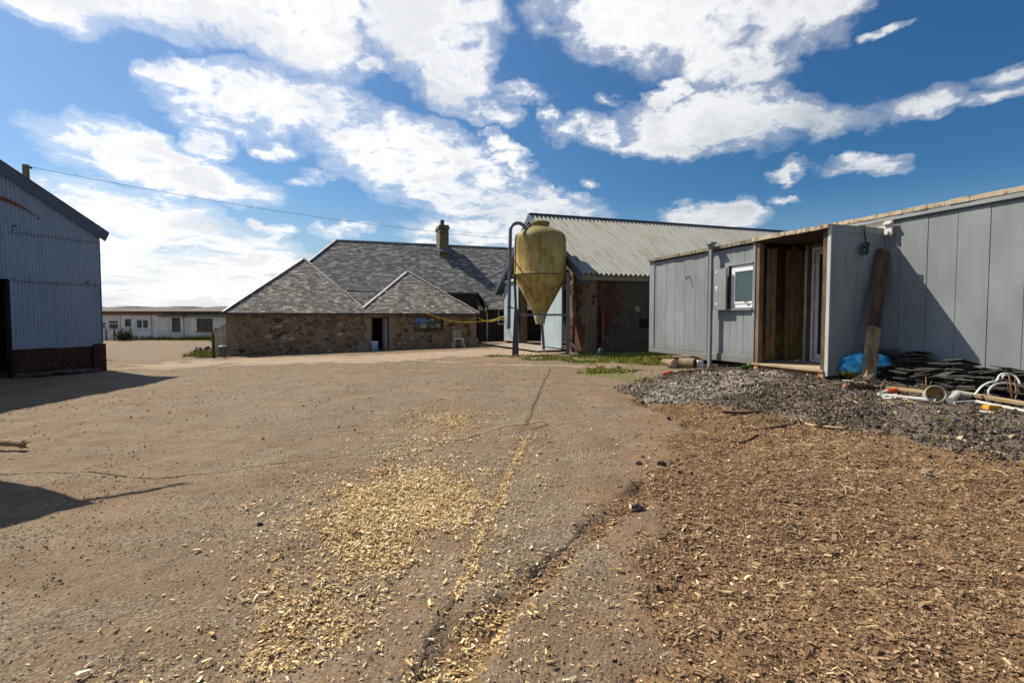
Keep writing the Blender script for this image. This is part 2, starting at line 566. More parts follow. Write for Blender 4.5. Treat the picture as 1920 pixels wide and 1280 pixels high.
def m_paint(name, c, rough=0.55, wear=0.12, stain=(0.12, 0.10, 0.08), foot=None):
    m, t, b = newmat(name)
    o = t.obj()
    big = t.noise(t.scale(o, (1, 1, .5)), 1.6, 5, 0.6, 0.4)
    streak = t.noise(t.scale(o, (9, 9, 0.7)), 1.0, 5, 0.65)
    fine = t.noise(o, 55, 4, 0.6)
    col = t.mix(t.step(big, 0.35, 0.7, 0, 1), tuple(x * 0.88 for x in c), tuple(min(1, x * 1.13) for x in c))
    col = t.mix(t.step(streak, 0.55, 0.75, 0, 0.35), col, tuple(min(1, x * 1.3 + .02) for x in c))
    col = t.mix(t.step(streak, 0.45, 0.25, 0, 0.3), col, tuple(x * .72 for x in c))
    scr = t.noise(t.scale(o, (26, 26, 1.6)), 1.0, 4, 0.7)
    col = t.mix(t.math('MULTIPLY', t.step(scr, .66, .74, 0, .5), t.step(big, .45, .6)), col, tuple(min(1, x * 1.45 + .03) for x in c))
    if foot is not None:
        zf = t.math('ADD', t.sep(o)[2], t.math('MULTIPLY', t.noise(o, 6, 5, .7), -.5))
        col = t.mix(t.step(zf, foot, foot - .45, 0, .55), col, (.17, .135, .10))
    sp = t.step(t.noise(o, 21, 5, 0.7), 0.70, 0.76, 0, wear * 4)
    col = t.mix(sp, col, stain)
    setb(t, b, col, t.step(fine, .2, .8, rough - .1, rough + .12), t.bump(t.math('ADD', fine, t.math('MULTIPLY', streak, .6)), 0.22, 0.003), 0, 0.35)
    return m


def m_brick(name, c1, c2, mortar, harl=None, cover=0.5, patch=None):
    """brick wall, optionally half covered by harling (harl colour)"""
    m, t, b = newmat(name)
    o = t.obj(); s = t.sep(o)
    vec = t.comb(t.math('ADD', s[0], s[1]), s[2], 0.0)
    wv = t.vmath('ADD', vec, t.vmath('MULTIPLY', t.noise(o, 6, 3, .5, out=1), (0.02, 0.012, 0)))
    br = t.n.new('ShaderNodeTexBrick'); t.l.new(wv, br.inputs['Vector'])
    br.inputs['Scale'].default_value = 1.0
    br.inputs['Brick Width'].default_value = 0.225; br.inputs['Row Height'].default_value = 0.075
    br.inputs['Mortar Size'].default_value = 0.011; br.inputs['Mortar Smooth'].default_value = 0.3
    br.inputs['Color1'].default_value = tuple(c1) + (1,); br.inputs['Color2'].default_value = tuple(c2) + (1,); br.inputs['Mortar'].default_value = tuple(mortar) + (1,)
    fine = t.noise(o, 35, 5, 0.65)
    stain = t.noise(t.scale(o, (1, 1, .7)), 2.2, 5, 0.62)
    col = t.mix(t.step(stain, 0.35, 0.6, 0.55, 0), br.outputs['Color'], tuple(x * .3 for x in c1))
    col = t.mix(0.5, col, t.mix(fine, tuple(x * .4 for x in c1), tuple(min(1, x * 1.5) for x in c2)), 'OVERLAY')
    h = t.math('ADD', t.math('MULTIPLY', br.outputs['Fac'], -1.0), t.math('MULTIPLY', fine, .6))
    if harl:
        gr = t.noise(o, 19, 6, 0.75)
        hc = t.mix(t.step(stain, .3, .7), tuple(x * .6 for x in harl), harl)
        hc = t.mix(t.step(gr, .38, .60), tuple(x * .32 for x in harl), t.mix(t.step(gr, .6, .7), hc, tuple(min(1, x * 1.9) for x in harl)))
        if patch:
            q = t.vmath('LENGTH', t.comb(t.math('DIVIDE', t.math('SUBTRACT', t.math('ADD', s[0], s[1]), patch[0]), patch[2]), t.math('DIVIDE', t.math('SUBTRACT', s[2], patch[1]), patch[3]), 0))
            q = t.math('ADD', q, t.math('MULTIPLY', t.math('SUBTRACT', t.noise(o, 2.4, 5, .6), .5), 1.3))
            f = t.step(q, .93, 1.0)
        else:
            f = t.step(t.noise(t.scale(o, (1, 1, .9), (3.1, 1, 0)), 0.9, 4, 0.6), cover - .012, cover + .012)
        col = t.mix(f, col, hc)
        h = t.fmix(f, h, t.math('ADD', t.math('MULTIPLY', gr, .8), 1.2))
    setb(t, b, col, 0.9, t.bump(h, 0.7, 0.008), 0, 0.2)
    return m


def m_rubble():
    m, t, b = newmat('rubble stone')
    o = t.obj(); s = t.sep(o)
    vec = t.comb(t.math('ADD', s[0], s[1]), s[2], 0.0)
    wv = t.vmath('ADD', vec, t.vmath('MULTIPLY', t.vmath('SUBTRACT', t.noise(o, 3.2, 3, .5, out=1), (.5, .5, .5)), (0.30, 0.14, 0)))
    sc = t.scale(wv, (3.6, 6.4, 1))
    cell = t.sepc(t.voro(sc, 1.0, 'F1', 'Color', .85))
    edge = t.voro(sc, 1.0, 'DISTANCE_TO_EDGE', 'Distance', .85)
    sc2 = t.scale(wv, (7.5, 12.0, 1), (2, 7, 0))
    cell2 = t.sepc(t.voro(sc2, 1.0, 'F1', 'Color', .9)); edge2 = t.voro(sc2, 1.0, 'DISTANCE_TO_EDGE', 'Distance', .9)
    sel = t.step(cell[2], 0.68, 0.70)
    rnd = t.fmix(sel, cell[0], cell2[0]); ed = t.fmix(sel, edge, t.math('MULTIPLY', edge2, .6))
    fine = t.noise(o, 24, 6, 0.7)
    col = t.ramp(rnd, [(0.0, (.075, .052, .042)), (.15, (.17, .11, .07)), (.35, (.27, .185, .115)), (.55, (.35, .26, .17)), (.68, (.22, .175, .135)), (.8, (.10, .068, .055)), (1, (.56, .47, .35))])
    col = t.mix(0.55, col, t.mix(fine, (.10, .07, .05), (.75, .68, .58)), 'OVERLAY')
    mort = t.mix(t.noise(o, 9, 5, .7), (.12, .09, .065), (.36, .275, .19))
    mf = t.step(t.math('ADD', ed, t.math('MULTIPLY', t.math('SUBTRACT', fine, .5), .10)), 0.02, 0.12, 1, 0)
    col = t.mix(mf, col, mort)
    damp = t.math('MULTIPLY', t.step(t.math('ADD', s[2], t.math('MULTIPLY', t.noise(o, 2, 3, .5), .5)), -.1, .45, .6, 0), 1.0)
    col = t.mix(damp, col, (.045, .042, .03))
    h = t.math('ADD', t.step(ed, 0.0, 0.16), t.math('MULTIPLY', fine, .5))
    setb(t, b, col, 0.92, t.bump(h, 0.9, 0.03), 0, 0.2)
    return m


def m_slate(name, dark, mid, pale, lichen=.25):
    m, t, b = newmat(name)
    a = t.attr('rnd'); o = t.obj()
    n = t.noise(o, 14, 6, .65)
    col = t.ramp(a, [(0, (.02, .018, .016)), (.1, dark), (.55, mid), (.9, pale), (1, tuple(min(1, x * 1.3) for x in pale))])
    col = t.mix(.5, col, t.mix(n, (.25, .25, .25), (.8, .78, .75)), 'OVERLAY')
    big = t.noise(o, .7, 4, .6)
    lf = t.math('MULTIPLY', t.step(t.noise(o, 8, 6, .72), .5, .66), t.step(big, .42, .6, .15, 1))
    col = t.mix(t.math('MULTIPLY', lf, lichen * 2.2, None, True), col, (.26, .235, .15))
    setb(t, b, col, t.step(n, .2, .8, .7, .92), t.bump(n, .35, .004), 0, .2)
    return m


def m_scatter(name, stops, rough=.85, spec=.25, streak=False):
    m, t, b = newmat(name)
    a = t.attr('rnd'); n = t.noise(t.obj(), 160, 3, .6)
    col = t.ramp(a, stops)
    col = t.mix(.35, col, t.mix(n, (.3, .3, .3), (.72, .7, .66)), 'OVERLAY')
    setb(t, b, col, rough, t.bump(n, .3, .002), 0, spec)
    return m


def m_ground():
    m, t, b = newmat('farmyard ground')
    o = t.obj()
    A = {k: t.attr(k) for k in ('mulch', 'chan', 'gravel', 'pale', 'moss', 'crack', 'seam', 'sand', 'halo')}
    big = t.noise(o, .35, 6, .62, .5); med = t.noise(o, 1.7, 6, .64, .3); fine = t.noise(o, 9, 6, .7); grit = t.noise(o, 60, 4, .75)
    vc = t.sepc(t.voro(o, 55, 'F1', 'Color'))[0]; vd = t.voro(o, 55, 'F1', 'Distance')
    vc2 = t.sepc(t.voro(o, 130, 'F1', 'Color'))[0]
    stretchn = t.noise(t.scale(o, (.5, 2.2, 1)), 1.1, 6, .66, .6)
    # asphalt and trodden dirt
    dirt = t.ramp(med, [(.25, (.135, .085, .046)), (.5, (.225, .148, .082)), (.75, (.32, .225, .134))])
    dirt = t.mix(t.step(stretchn, .38, .58, .6, 0), dirt, (.15, .105, .068))
    agg = t.ramp(t.fmix(.5, vc, vc2), [(0.1, (.042, .037, .033)), (.35, (.110, .094, .076)), (.6, (.195, .160, .120)), (.85, (.36, .30, .22))])
    f_as = t.step(t.math('ADD', t.math('MULTIPLY', big, .55), t.math('ADD', t.math('MULTIPLY', stretchn, .55), t.math('MULTIPLY', fine, .3))), .60, .80, .08, .80)
    col = t.mix(f_as, dirt, agg)
    col = t.mix(t.step(grit, .55, .72, 0, .45), col, (.36, .285, .205))
    col = t.mix(t.step(grit, .44, .30, 0, .6), col, (.06, .048, .038))
    col = t.mix(t.step(fine, .56, .70, 0, .35), col, (.33, .25, .17))
    fh = t.step(t.math('ADD', A['halo'], t.math('MULTIPLY', t.math('SUBTRACT', t.fmix(.4, stretchn, fine), .5), 1.6)), .30, .85, 0, .72)
    col = t.mix(fh, col, t.mix(grit, (.13, .080, .044), (.29, .19, .11)))
    # mulch base
    mul = t.ramp(t.fmix(.5, t.noise(t.scale(o, (1, 1, 1)), 38, 5, .75, 1.2), vc), [(.2, (.05, .029, .015)), (.45, (.14, .081, .041)), (.65, (.235, .143, .074)), (.85, (.36, .24, .135))])
    mul = t.mix(t.step(med, .4, .65, 0, .6), mul, (.23, .143, .077))
    fm = t.math('MAXIMUM', A['mulch'], t.math('MULTIPLY', A['chan'], .62))
    fm = t.step(t.math('ADD', fm, t.math('MULTIPLY', t.math('SUBTRACT', fine, .5), .9)), .38, .62)
    col = t.mix(fm, col, mul)
    # dark road planings
    gv = t.ramp(vc, [(.1, (.03, .028, .027)), (.5, (.085, .078, .072)), (.85, (.16, .145, .13)), (1, (.30, .27, .23))])
    gv = t.mix(t.step(fine, .42, .60, 0, .85), gv, (.16, .115, .075))
    fg = t.step(t.math('ADD', A['gravel'], t.math('MULTIPLY', t.math('SUBTRACT', fine, .5), .8)), .35, .65)
    col = t.mix(fg, col, gv)
    fp = t.step(t.math('ADD', A['pale'], t.math('MULTIPLY', t.math('SUBTRACT', fine, .5), 1.2)), .5, .8, 0, .55)
    col = t.mix(fp, col, t.mix(vc, (.16, .14, .12), (.5, .46, .40)))
    # sand, seam mud
    fs = t.step(t.math('ADD', A['sand'], t.math('MULTIPLY', t.math('SUBTRACT', t.fmix(.5, fine, stretchn), .5), 2.2)), .40, .85, 0, .65)
    col = t.mix(fs, col, t.mix(fine, (.36, .265, .18), (.50, .39, .28)))
    col = t.mix(t.math('MULTIPLY', A['seam'], .65), col, (.27, .19, .12))
    col = t.mix(t.math('MULTIPLY', A['crack'], .75), col, (.07, .05, .035))
    # moss
    fo = t.step(t.math('ADD', A['moss'], t.math('MULTIPLY', t.math('SUBTRACT', t.fmix(.5, fine, t.noise(o, 5, 5, .7)), .5), 4.0)), .55, 1.0, 0, .8)
    mc = t.mix(fine, (.085, .08, .03), (.16, .165, .035))
    col = t.mix(fo, col, mc)
    # far fields beyond the yard
    far = t.step(t.vmath('LENGTH', o), 62, 75)
    col = t.mix(far, col, t.mix(big, (.06, .09, .025), (.13, .14, .05)))
    hgt = t.math('ADD', t.math('MULTIPLY', grit, .55), t.math('ADD', t.math('MULTIPLY', vd, -.45), t.math('MULTIPLY', fine, 1.0)))
    setb(t, b, col, t.step(grit, .3, .7, .8, .97), t.bump(hgt, .9, .016), 0, .22)
    return m


M = {}
M['ground'] = m_ground()
M['rubble'] = m_rubble()
M['slate_pale'] = m_slate('weathered slate', (.115, .108, .10), (.205, .192, .175), (.33, .305, .27), .4)
M['slate_dark'] = m_slate('dark slate', (.075, .077, .082), (.135, .135, .137), (.22, .215, .205), .25)
M['slate_heap'] = m_noise('loose slate', (.022, .021, .021), (.055, .050, .046), 6, .6, .5, 45, .004, c3=(.10, .09, .075))
M['lead'] = m_noise('lead flashing', (.22, .21, .215), (.44, .42, .42), 5, .7, .2, 25, c3=(.34, .27, .24))
M['lead_dark'] = m_noise('dark lead', (.05, .06, .09), (.12, .13, .17), 3, .5, .2, 25)
M['corr_blue'] = m_noise('blue grey corrugated paint', (.21, .27, .36), (.30, .36, .45), 1.3, .5, .2, 30, .003, c3=(.25, .31, .40), stretch=(3, 3, .5))
M['verge_blue'] = m_noise('verge flashing', (.06, .08, .115), (.09, .11, .15), 2, .5, .2, 30, .003)
M['rust'] = m_noise('rust', (.13, .035, .02), (.30, .09, .04), 12, .9, .6, 60, .005)
M['brick_dark'] = m_brick('dark red brick', (.10, .056, .043), (.17, .095, .072), (.03, .027, .024))
M['brick_pier'] = m_noise('brick pier', (.09, .042, .03), (.17, .078, .05), 5, .9, .6, 30, .01)
M['brick_harl'] = m_brick('harled brick', (.13, .062, .042), (.22, .105, .066), (.035, .028, .022), (.125, .098, .072), .47, (.55, 1.75, .75, 1.05))
M['brick_orange'] = m_brick('orange brick', (.36, .15, .08), (.46, .22, .13), (.30, .26, .2), (.30, .24, .16), .60)
M['dark'] = m_noise('dark interior', (.006, .006, .006), (.014, .012, .011), 3, .95, .1)  # near-black colour stands in for the shade inside openings; also a black pipe
M['near_black'] = m_noise('very dark stone', (.028, .026, .02), (.06, .052, .036), 3, .95, .8, 14, .02)  # one very dark tone for rear walls, gasket, seams and painted lap shade
M['grey_steel'] = m_noise('galvanised steel', (.10, .11, .13), (.17, .18, .20), 4, .45, .2, 40, metal=.35)
M['steel_dark'] = m_noise('weathered dark steel', (.045, .042, .042), (.095, .085, .08), 8, .7, .4, 40)
M['door_blue'] = m_paint('pale blue door paint', (.36, .44, .50), .6, .1)
M['cabin'] = m_paint('grey cabin paint', (.225, .250, .262), .6, .05, foot=.12)
M['cabin_dark'] = m_paint('darker grey cabin trim', (.18, .205, .222), .6, .04)
M['cabin_white'] = m_paint('white peeling paint', (.66, .64, .60), .6, .3, (.20, .13, .08))
M['upvc'] = m_noise('white plastic frame', (.70, .72, .76), (.82, .83, .86), 2, .3, .05, 20, .001)
M['felt'] = m_noise('mossy roofing felt', (.13, .11, .085), (.24, .21, .16), 6, .9, .8, 30, .01, c3=(.30, .26, .17))
M['peel'] = m_noise('peeling cream edge', (.13, .075, .035), (.50, .42, .30), 11, .85, .8, 40, .01, c3=(.66, .60, .50), stretch=(1, 1, 1))
M['timber_brown'] = m_wood('creosoted boards', (.085, .052, .032), (.165, .108, .066), 'z', rnd=.8, moss=(.3, 1.3))
M['timber_post'] = m_wood('brown timber post', (.13, .082, .05), (.24, .165, .105), 'z')
M['timber_pale'] = m_wood('pale painted board', (.40, .37, .32), (.56, .52, .46), 'z')
M['timber_old'] = m_wood('old grey sleeper', (.05, .036, .024), (.12, .085, .055), 'z', sc=.6)
M['timber_old_pale'] = m_wood('pale sleeper foot', (.16, .115, .066), (.36, .275, .165), 'z', sc=.6)
M['plank_y'] = m_wood('yellowed plank', (.36, .26, .14), (.55, .43, .25), 'y', sc=.8)
M['ply'] = m_wood('plywood floor', (.34, .26, .17), (.46, .37, .26), 'x', sc=.35, rnd=.05)
M['white_wall'] = m_paint('dirty white render', (.76, .73, .67), .8, .2, (.22, .19, .16))
M['fibre_roof'] = m_noise('brown fibre cement roof', (.085, .07, .062), (.15, .125, .11), 1.2, .9, .4, 25)
M['fascia_brown'] = m_noise('rusty brown fascia', (.17, .075, .045), (.28, .15, .10), 2, .8, .3)
M['white'] = m_noise('white plastic', (.62, .61, .60), (.78, .77, .75), 5, .5, .2)
M['concrete'] = m_noise('concrete', (.22, .19, .16), (.34, .30, .25), 3, .9, .6, 40, .006)
M['stone_dress'] = m_noise('dressed stone', (.17, .13, .09), (.32, .25, .175), 4, .92, .6, 35, .01)


def m_glass(name, col=(.02, .03, .03), rough=.06):
    m, t, b = newmat(name)
    n = t.noise(t.obj(), 3, 2, .5)
    setb(t, b, col, rough, t.bump(n, .12, .01), 0, .8)
    return m


M['glass'] = m_glass('dark window glass', (.03, .045, .045))
M['glass_blue'] = m_glass('blue window pane', (.03, .16, .42), .25)  # plain blue tint for a single pane


def m_silo():
    m, t, b = newmat('algae stained fibreglass')
    o = t.obj(); s = t.sep(o)
    st = t.noise(t.scale(o, (5, 5, .8)), 1.0, 6, .65, .5); fine = t.noise(o, 26, 6, .7); big = t.noise(o, 1.3, 4, .6)
    col = t.mix(t.step(st, .34, .62), (.15, .10, .02), (.46, .33, .09))
    col = t.mix(t.step(big, .4, .65, 0, .6), col, (.54, .42, .16))
    col = t.mix(t.step(fine, .50, .68, 0, .5), col, (.13, .095, .025))
    col = t.mix(t.math('MULTIPLY', t.step(s[2], 3.3, 4.4), t.step(st, .35, .65, .25, .9)), col, (.12, .105, .04))
    setb(t, b, col, .62, t.bump(fine, .3, .004), 0, .35)
    return m


M['silo'] = m_silo()


def m_tinroof():
    m, t, b = newmat('box profile roof sheet')
    o = t.obj()
    st = t.noise(t.scale(o, (1.2, .5, 1)), 1.3, 6, .65); fine = t.noise(o, 12, 5, .65); vor = t.noise(t.scale(o, (12, .6, 1)), 1, 3, .6)
    col = t.mix(st, (.215, .222, .215), (.34, .345, .33))
    col = t.mix(t.step(vor, .48, .66, 0, .6), col, (.19, .175, .10))
    col = t.mix(t.step(fine, .55, .72, 0, .35), col, (.10, .09, .065))
    setb(t, b, col, .8, t.bump(fine, .1, .003), 0, .15)
    return m


M['tinroof'] = m_tinroof()
M['chips'] = m_scatter('fresh wood chips', [(0, (.22, .13, .05)), (.25, (.48, .32, .13)), (.6, (.68, .50, .25)), (.9, (.82, .67, .40)), (1, (.88, .80, .62))], .7)
M['bark'] = m_scatter('brown bark pieces', [(0, (.10, .058, .031)), (.3, (.19, .115, .062)), (.7, (.29, .188, .106)), (.93, (.42, .295, .17)), (1, (.70, .54, .32))])
M['planings'] = m_scatter('dark road planings', [(0, (.035, .031, .028)), (.4, (.085, .075, .066)), (.7, (.14, .115, .092)), (.9, (.23, .165, .105)), (1, (.46, .36, .25))], .9, .15)
M['limestone'] = m_scatter('pale limestone chips', [(0, (.11, .09, .072)), (.5, (.24, .205, .17)), (1, (.56, .52, .46))], .8)
M['grit'] = m_scatter('loose grit', [(0, (.14, .11, .08)), (.4, (.24, .185, .125)), (.8, (.36, .28, .195)), (1, (.55, .46, .33))])
M['straw'] = m_scatter('straw', [(0, (.36, .26, .12)), (.6, (.58, .45, .22)), (1, (.75, .64, .38))], .6)
M['grass'] = m_scatter('short grass', [(0, (.09, .10, .012)), (.6, (.22, .24, .028)), (1, (.38, .36, .07))], .6)

# ------------------------------------------------------------------ ground sheet, out to the horizon
def axis_coords(near_lo, near_hi, d, g, lim):
    c = list(np.arange(near_lo, near_hi, d))
    x = near_hi
    while x < lim:
        c.append(x); x += max(d, abs(x) * g) if abs(x) < 60 else abs(x) * .12
    x = near_lo - d
    lo = []
    while x > -lim:
        lo.append(x); x -= max(d, abs(x) * g) if abs(x) < 60 else abs(x) * .12
    return np.array(lo[::-1] + c)


def build_ground():
    xs = axis_coords(-3.0, 6.5, .034, .012, 3000)
    ys = axis_coords(1.6, 8.5, .034, .012, 3000)
    ys = ys[(ys > 1.6) | (np.arange(len(ys)) % 6 == 0)]
    X, Y = np.meshgrid(xs, ys)
    x = X.ravel(); y = Y.ravel()
    near = (np.abs(x) < 45) & (y > 0) & (y < 50)
    m = {k: np.zeros(len(x)) for k in ('mulch', 'chan', 'gravel', 'pale', 'moss', 'crack', 'seam', 'sand', 'halo')}
    mm = masks(x[near], y[near])
    for k in m: m[k][near] = mm[k]
    z = H0(x, y) + np.where(near, micro(x, y, m), 0)
    V = np.stack([x, y, z], 1)
    nx, ny = len(xs), len(ys)
    i = np.arange(nx * ny).reshape(ny, nx)
    Fq = np.stack([i[:-1, :-1], i[:-1, 1:], i[1:, 1:], i[1:, :-1]], -1).reshape(-1, 4)
    me = mesh_np('ground', V, Fq, None, M['ground'], True)
    for k in m:
        a = me.attributes.new(k, 'FLOAT', 'POINT'); a.data.foreach_set('value', m[k].astype(np.float32))
    o = bpy.data.objects.new('ground', me); COL.objects.link(o)
    o['kind'] = 'structure'; o['label'] = 'broken tarmac and packed dirt farmyard'
    print('ground', nx, ny)


build_ground()


# ------------------------------------------------------------------ roof slates laid one by one on a plane
def slate_mesh(O, A, B, poly, row, wid, mat, name='roof_slates', thick=.012, cut=0.0, seed=1, jit=1.0):
    """O origin, A unit along eaves, B unit up the slope; poly in (a,b)."""
    r = np.random.default_rng(seed)
    O, A, B = map(np.asarray, (O, A, B)); N = np.cross(A, B)
    if N[2] < 0: N = -N
    P = np.array(poly); V = []; R = []
    b0, b1 = P[:, 1].min(), P[:, 1].max(); a0, a1 = P[:, 0].min(), P[:, 0].max()
    b = b0; k = 0
    while b < b1 - .02:
        hb = row * (1 - .30 * (b - b0) / max(b1 - b0, .1))      # diminishing courses
        a = a0 - r.random() * wid
        while a < a1:
            ww = wid * r.uniform(.7, 1.3)
            ca, cb = a + ww / 2, b + hb / 2
            if polysd(np.array([ca]), np.array([cb]), P)[0] > cut:
                t = thick * r.uniform(.7, 1.6) ; j = r.normal(0, .006 * jit); l = .004 * r.random()
                g = .004
                q = []
                for (aa, bb, hh) in ((a + g, b + j, t + l), (a + ww - g, b + j + r.normal(0, .004), t + l), (a + ww - g, b + hb * 1.12, .002), (a + g, b + hb * 1.12, .002)):
                    q.append(O + A * aa + B * bb + N * hh)
                for (aa, bb) in ((a + g, b + j), (a + ww - g, b + j)):
                    q.append(O + A * aa + B * bb + N * (l - .004))
                V.append(q); R.append(r.random() ** 1.1)
            a += ww
        b += hb; k += 1
    V = np.array(V); n = len(V)
    base = np.arange(n)[:, None] * 6
    F_ = np.concatenate([base + np.array([0, 1, 2, 3]), base + np.array([4, 5, 1, 0])], 0)
    R = np.array(R); R = np.concatenate([.12 + R * .88, R * 0])  # butt edges near-black: shadow lines between rows put into the colour
    return V.reshape(-1, 3), F_, R


# ------------------------------------------------------------------ stone steading (frame TH: x = across the yard, y = away)
def build_steading():
    T = Thing('stone_steading', 'long low brown rubble stone farm building with three slate roofs and a chimney', 'farm building', (0.8, 23.1, 0), TH)
    EV = 1.77                                   # wing eaves
    U0, V0, V1 = 23.1, -4.44, 5.93
    dV0, dV1 = 1.2, 1.95                        # door
    wV0, wV1, wz0, wz1 = 3.06, 4.40, 1.02, 1.60  # window
    dtop = 1.60
    # front wall with real openings
    mb = MB(); th = .5
    def seg(a, b, z0, z1): mb.box(a, b, U0, U0 + th, z0, z1)
    seg(V0, dV0, -.3, EV); seg(dV0, dV1, dtop, EV); seg(dV1, wV0, -.3, EV); seg(wV0, wV1, -.3, wz0); seg(wV0, wV1, wz1, EV); seg(wV1, V1, -.3, EV)
    mb.box(V0, V0 + .5, U0 + th, 28, -.3, EV); mb.box(V1 - .5, V1, U0 + th, 27.9, -.3, EV)
    T.part('wall', mb, M['rubble']); mb = MB()
    # main block walls
    mb.box(-3.2, 7.3, 28.0, 28.4, -.4, 2.9); mb.box(-3.2, -2.8, 28.4, 35.6, -.6, 2.9); mb.box(-3.2, 14, 35.6, 35.9, -.6, 2.9)
    mb.box(7.3, 14.0, 26.95, 27.3, -.2, 2.15)
    mb.prism([(7.3, 28.0, -.2), (7.3, 26.95, -.2), (7.3, 26.95, 1.95), (7.3, 27.9, 2.7)], (-.2, 0, 0))
    T.part('rear_wall', mb, M['near_black'])
    # dressed margins, set proud
    for sd in (0, 1):
        st = MB()
        for z in np.arange(-.1, EV - .2, .36):
            l = .42 if int(z / .36 + 9) % 2 else .28
            if sd: st.box(V0 - .012, V0 + l, U0 - .006, U0 + .2, z, z + .33)
            else: st.box(V1 - l * .8, V1 + .012, U0 - .006, U0 + .2, z, z + .33)
        T.part('corner_stones', st, M['stone_dress'], bevel=.012)
    st = MB()
    for z in np.arange(.05, dtop - .1, .30):
        l = .2 if int(z / .3) % 2 else .30
        st.box(dV1, dV1 + l, U0 - .014, U0 + .2, z, z + .29)
        st.box(dV0 - l, dV0, U0 - .014, U0 + .2, z, z + .29)
    st.box(dV0 - .25, dV1 + .3, U0 - .018, U0 + .2, dtop, dtop + .15)
    st.box(dV0 - .05, dV1 + .05, U0 - .10, U0 + .3, .02, .12)
    T.part('door_surround', st, M['stone_dress'], bevel=.012)
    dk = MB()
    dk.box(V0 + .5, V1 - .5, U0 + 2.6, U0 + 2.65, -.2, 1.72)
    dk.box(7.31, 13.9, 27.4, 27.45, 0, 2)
    T.part('unlit_backing', dk, M['dark'])  # black sheets behind the openings, painting in the unlit depth
    # door: half-open leaf and frame
    d = MB()
    d.box(dV0 + .002, dV0 + .06, U0 + .18, U0 + .26, .12, dtop - .002); d.box(dV1 - .06, dV1 - .002, U0 + .18, U0 + .26, .12, dtop - .002); d.box(dV0 + .06, dV1 - .06, U0 + .18, U0 + .26, dtop - .06, dtop - .002)
    fr = T.part('door_frame', d, M['timber_post'])
    d = MB(); c = (dV1 - .07, U0 + .27)
    d.beam((c[0], c[1], .86), (c[0] - .14, c[1] + .55, .86), .05, 1.44)
    T.part('door', d, M['white'], label='white door standing open inward')
    d = MB(); d.box(dV0 + .10, dV0 + .26, U0 + 2.55, U0 + 2.59, .8, 1.5)
    lw = T.part('window', d, M['painted_lit_view'] if 'painted_lit_view' in M else M['straw'])  # flat panel coloured as a sunlit view deep inside the doorway
    # window with transom
    f = MB(); g = .05
    y0, y1 = U0 + .14, U0 + .22
    f.box(wV0, wV0 + g, y0, y1, wz0, wz1); f.box(wV1 - g, wV1, y0, y1, wz0, wz1); f.box(wV0 + g, wV1 - g, y0, y1, wz1 - g, wz1); f.box(wV0 + g, wV1 - g, y0, y1, wz0, wz0 + g)
    zm = 1.31; f.box(wV0 + g, wV1 - g, y0, y1, zm - .02, zm + .02); xm = 3.70
    f.box(xm - .02, xm + .02, y0, y1, wz0 + g, zm - .02); f.box(xm - .02, xm + .02, y0, y1, zm + .02, wz1 - g)
    wf = T.part('window', f, M['timber_old'])
    p = MB(); p.box(wV0 + g, xm - .021, y0 + .03, y0 + .04, zm + .021, wz1 - g - .001); T.part('pane', p, M['glass_blue'], wf, label='bright blue upper left pane')
    for (a, b_, z0, z1) in ((xm + .021, wV1 - g, zm + .021, wz1 - g), (wV0 + g, xm - .021, wz0 + g, zm - .021), (xm + .021, wV1 - g, wz0 + g, zm - .021)):
        p = MB(); p.box(a, b_, y0 + .03, y0 + .04, z0, z1); T.part('pane', p, M['glass_pot'], wf)
    p = MB(); p.box(wV0 - .08, wV1 + .08, U0 - .05, U0 + .14, wz0 - .09, wz0); T.part('window_sill', p, M['timber_old'])
    # two hipped wings; apexes, ridges run back into the main roof
    def wing(vl, vr, va, ua, za, seed, nm):
        e0 = np.array([vl, U0 - .12, EV]); e1 = np.array([vr, U0 - .12, EV]); ap = np.array([va, ua, za])
        back = 30.6
        rb = np.array([va, back, za])
        body = MB()
        body.add([e0, e1, ap, (vl, back, EV), (vr, back, EV), rb, (vl, U0 - .12, EV - .06), (vr, U0 - .12, EV - .06), (vl, back, EV - .06), (vr, back, EV - .06)],
                 [(0, 1, 2), (0, 2, 5, 3), (1, 4, 5, 2), (3, 5, 4), (0, 6, 7, 1), (0, 3, 8, 6), (1, 7, 9, 4), (6, 8, 9, 7)])
        ro = T.part('roof', body, M['slate_under'])
        A = np.array([1., 0, 0]); mid = e0 + A * (va - vl); B = (ap - mid); L = np.linalg.norm(B); B /= L
        V, F_, R = slate_mesh(e0 - B * .03, A, B, [(-.05, 0), (vr - vl + .05, 0), (va - vl, L)], .165, .185, None, seed=seed)
        me = mesh_np('roof_slates', V - np.array(T.base), F_, R, M['slate_pale']); T.link('roof_slates', me, ro)
        for s, vv in ((0, vl), (1, vr)):
            O = np.array([vv, U0 - .1, EV]); A2 = np.array([0, 1., 0]); top = np.array([va, U0 - .1, za]); B2 = top - O; L2 = np.linalg.norm(B2); B2 /= L2
            V, F_, R = slate_mesh(O, A2, B2, [(0, 0), (7.4, 0), (7.4, L2), (ua - U0 + .1, L2)], .18, .24, None, seed=seed + 5 + s, cut=.03)
            me = mesh_np('roof_slates', V - np.array(T.base), F_, R, M['slate_pale']); T.link('roof_slates', me, ro)
        return e0, e1, ap, rb
    M['slate_under'] = m_noise('slate bed', (.03, .028, .026), (.05, .047, .042), 3, .9)
    e0, e1, a1, r1 = wing(V0 - .08, 1.14, -1.70, 26.45, 4.36, 11, 'a')
    f0, f1, a2, r2 = wing(.66, V1 + .1, 3.12, 26.0, 3.86, 21, 'b')
    up = Vector((0, 0, .03))
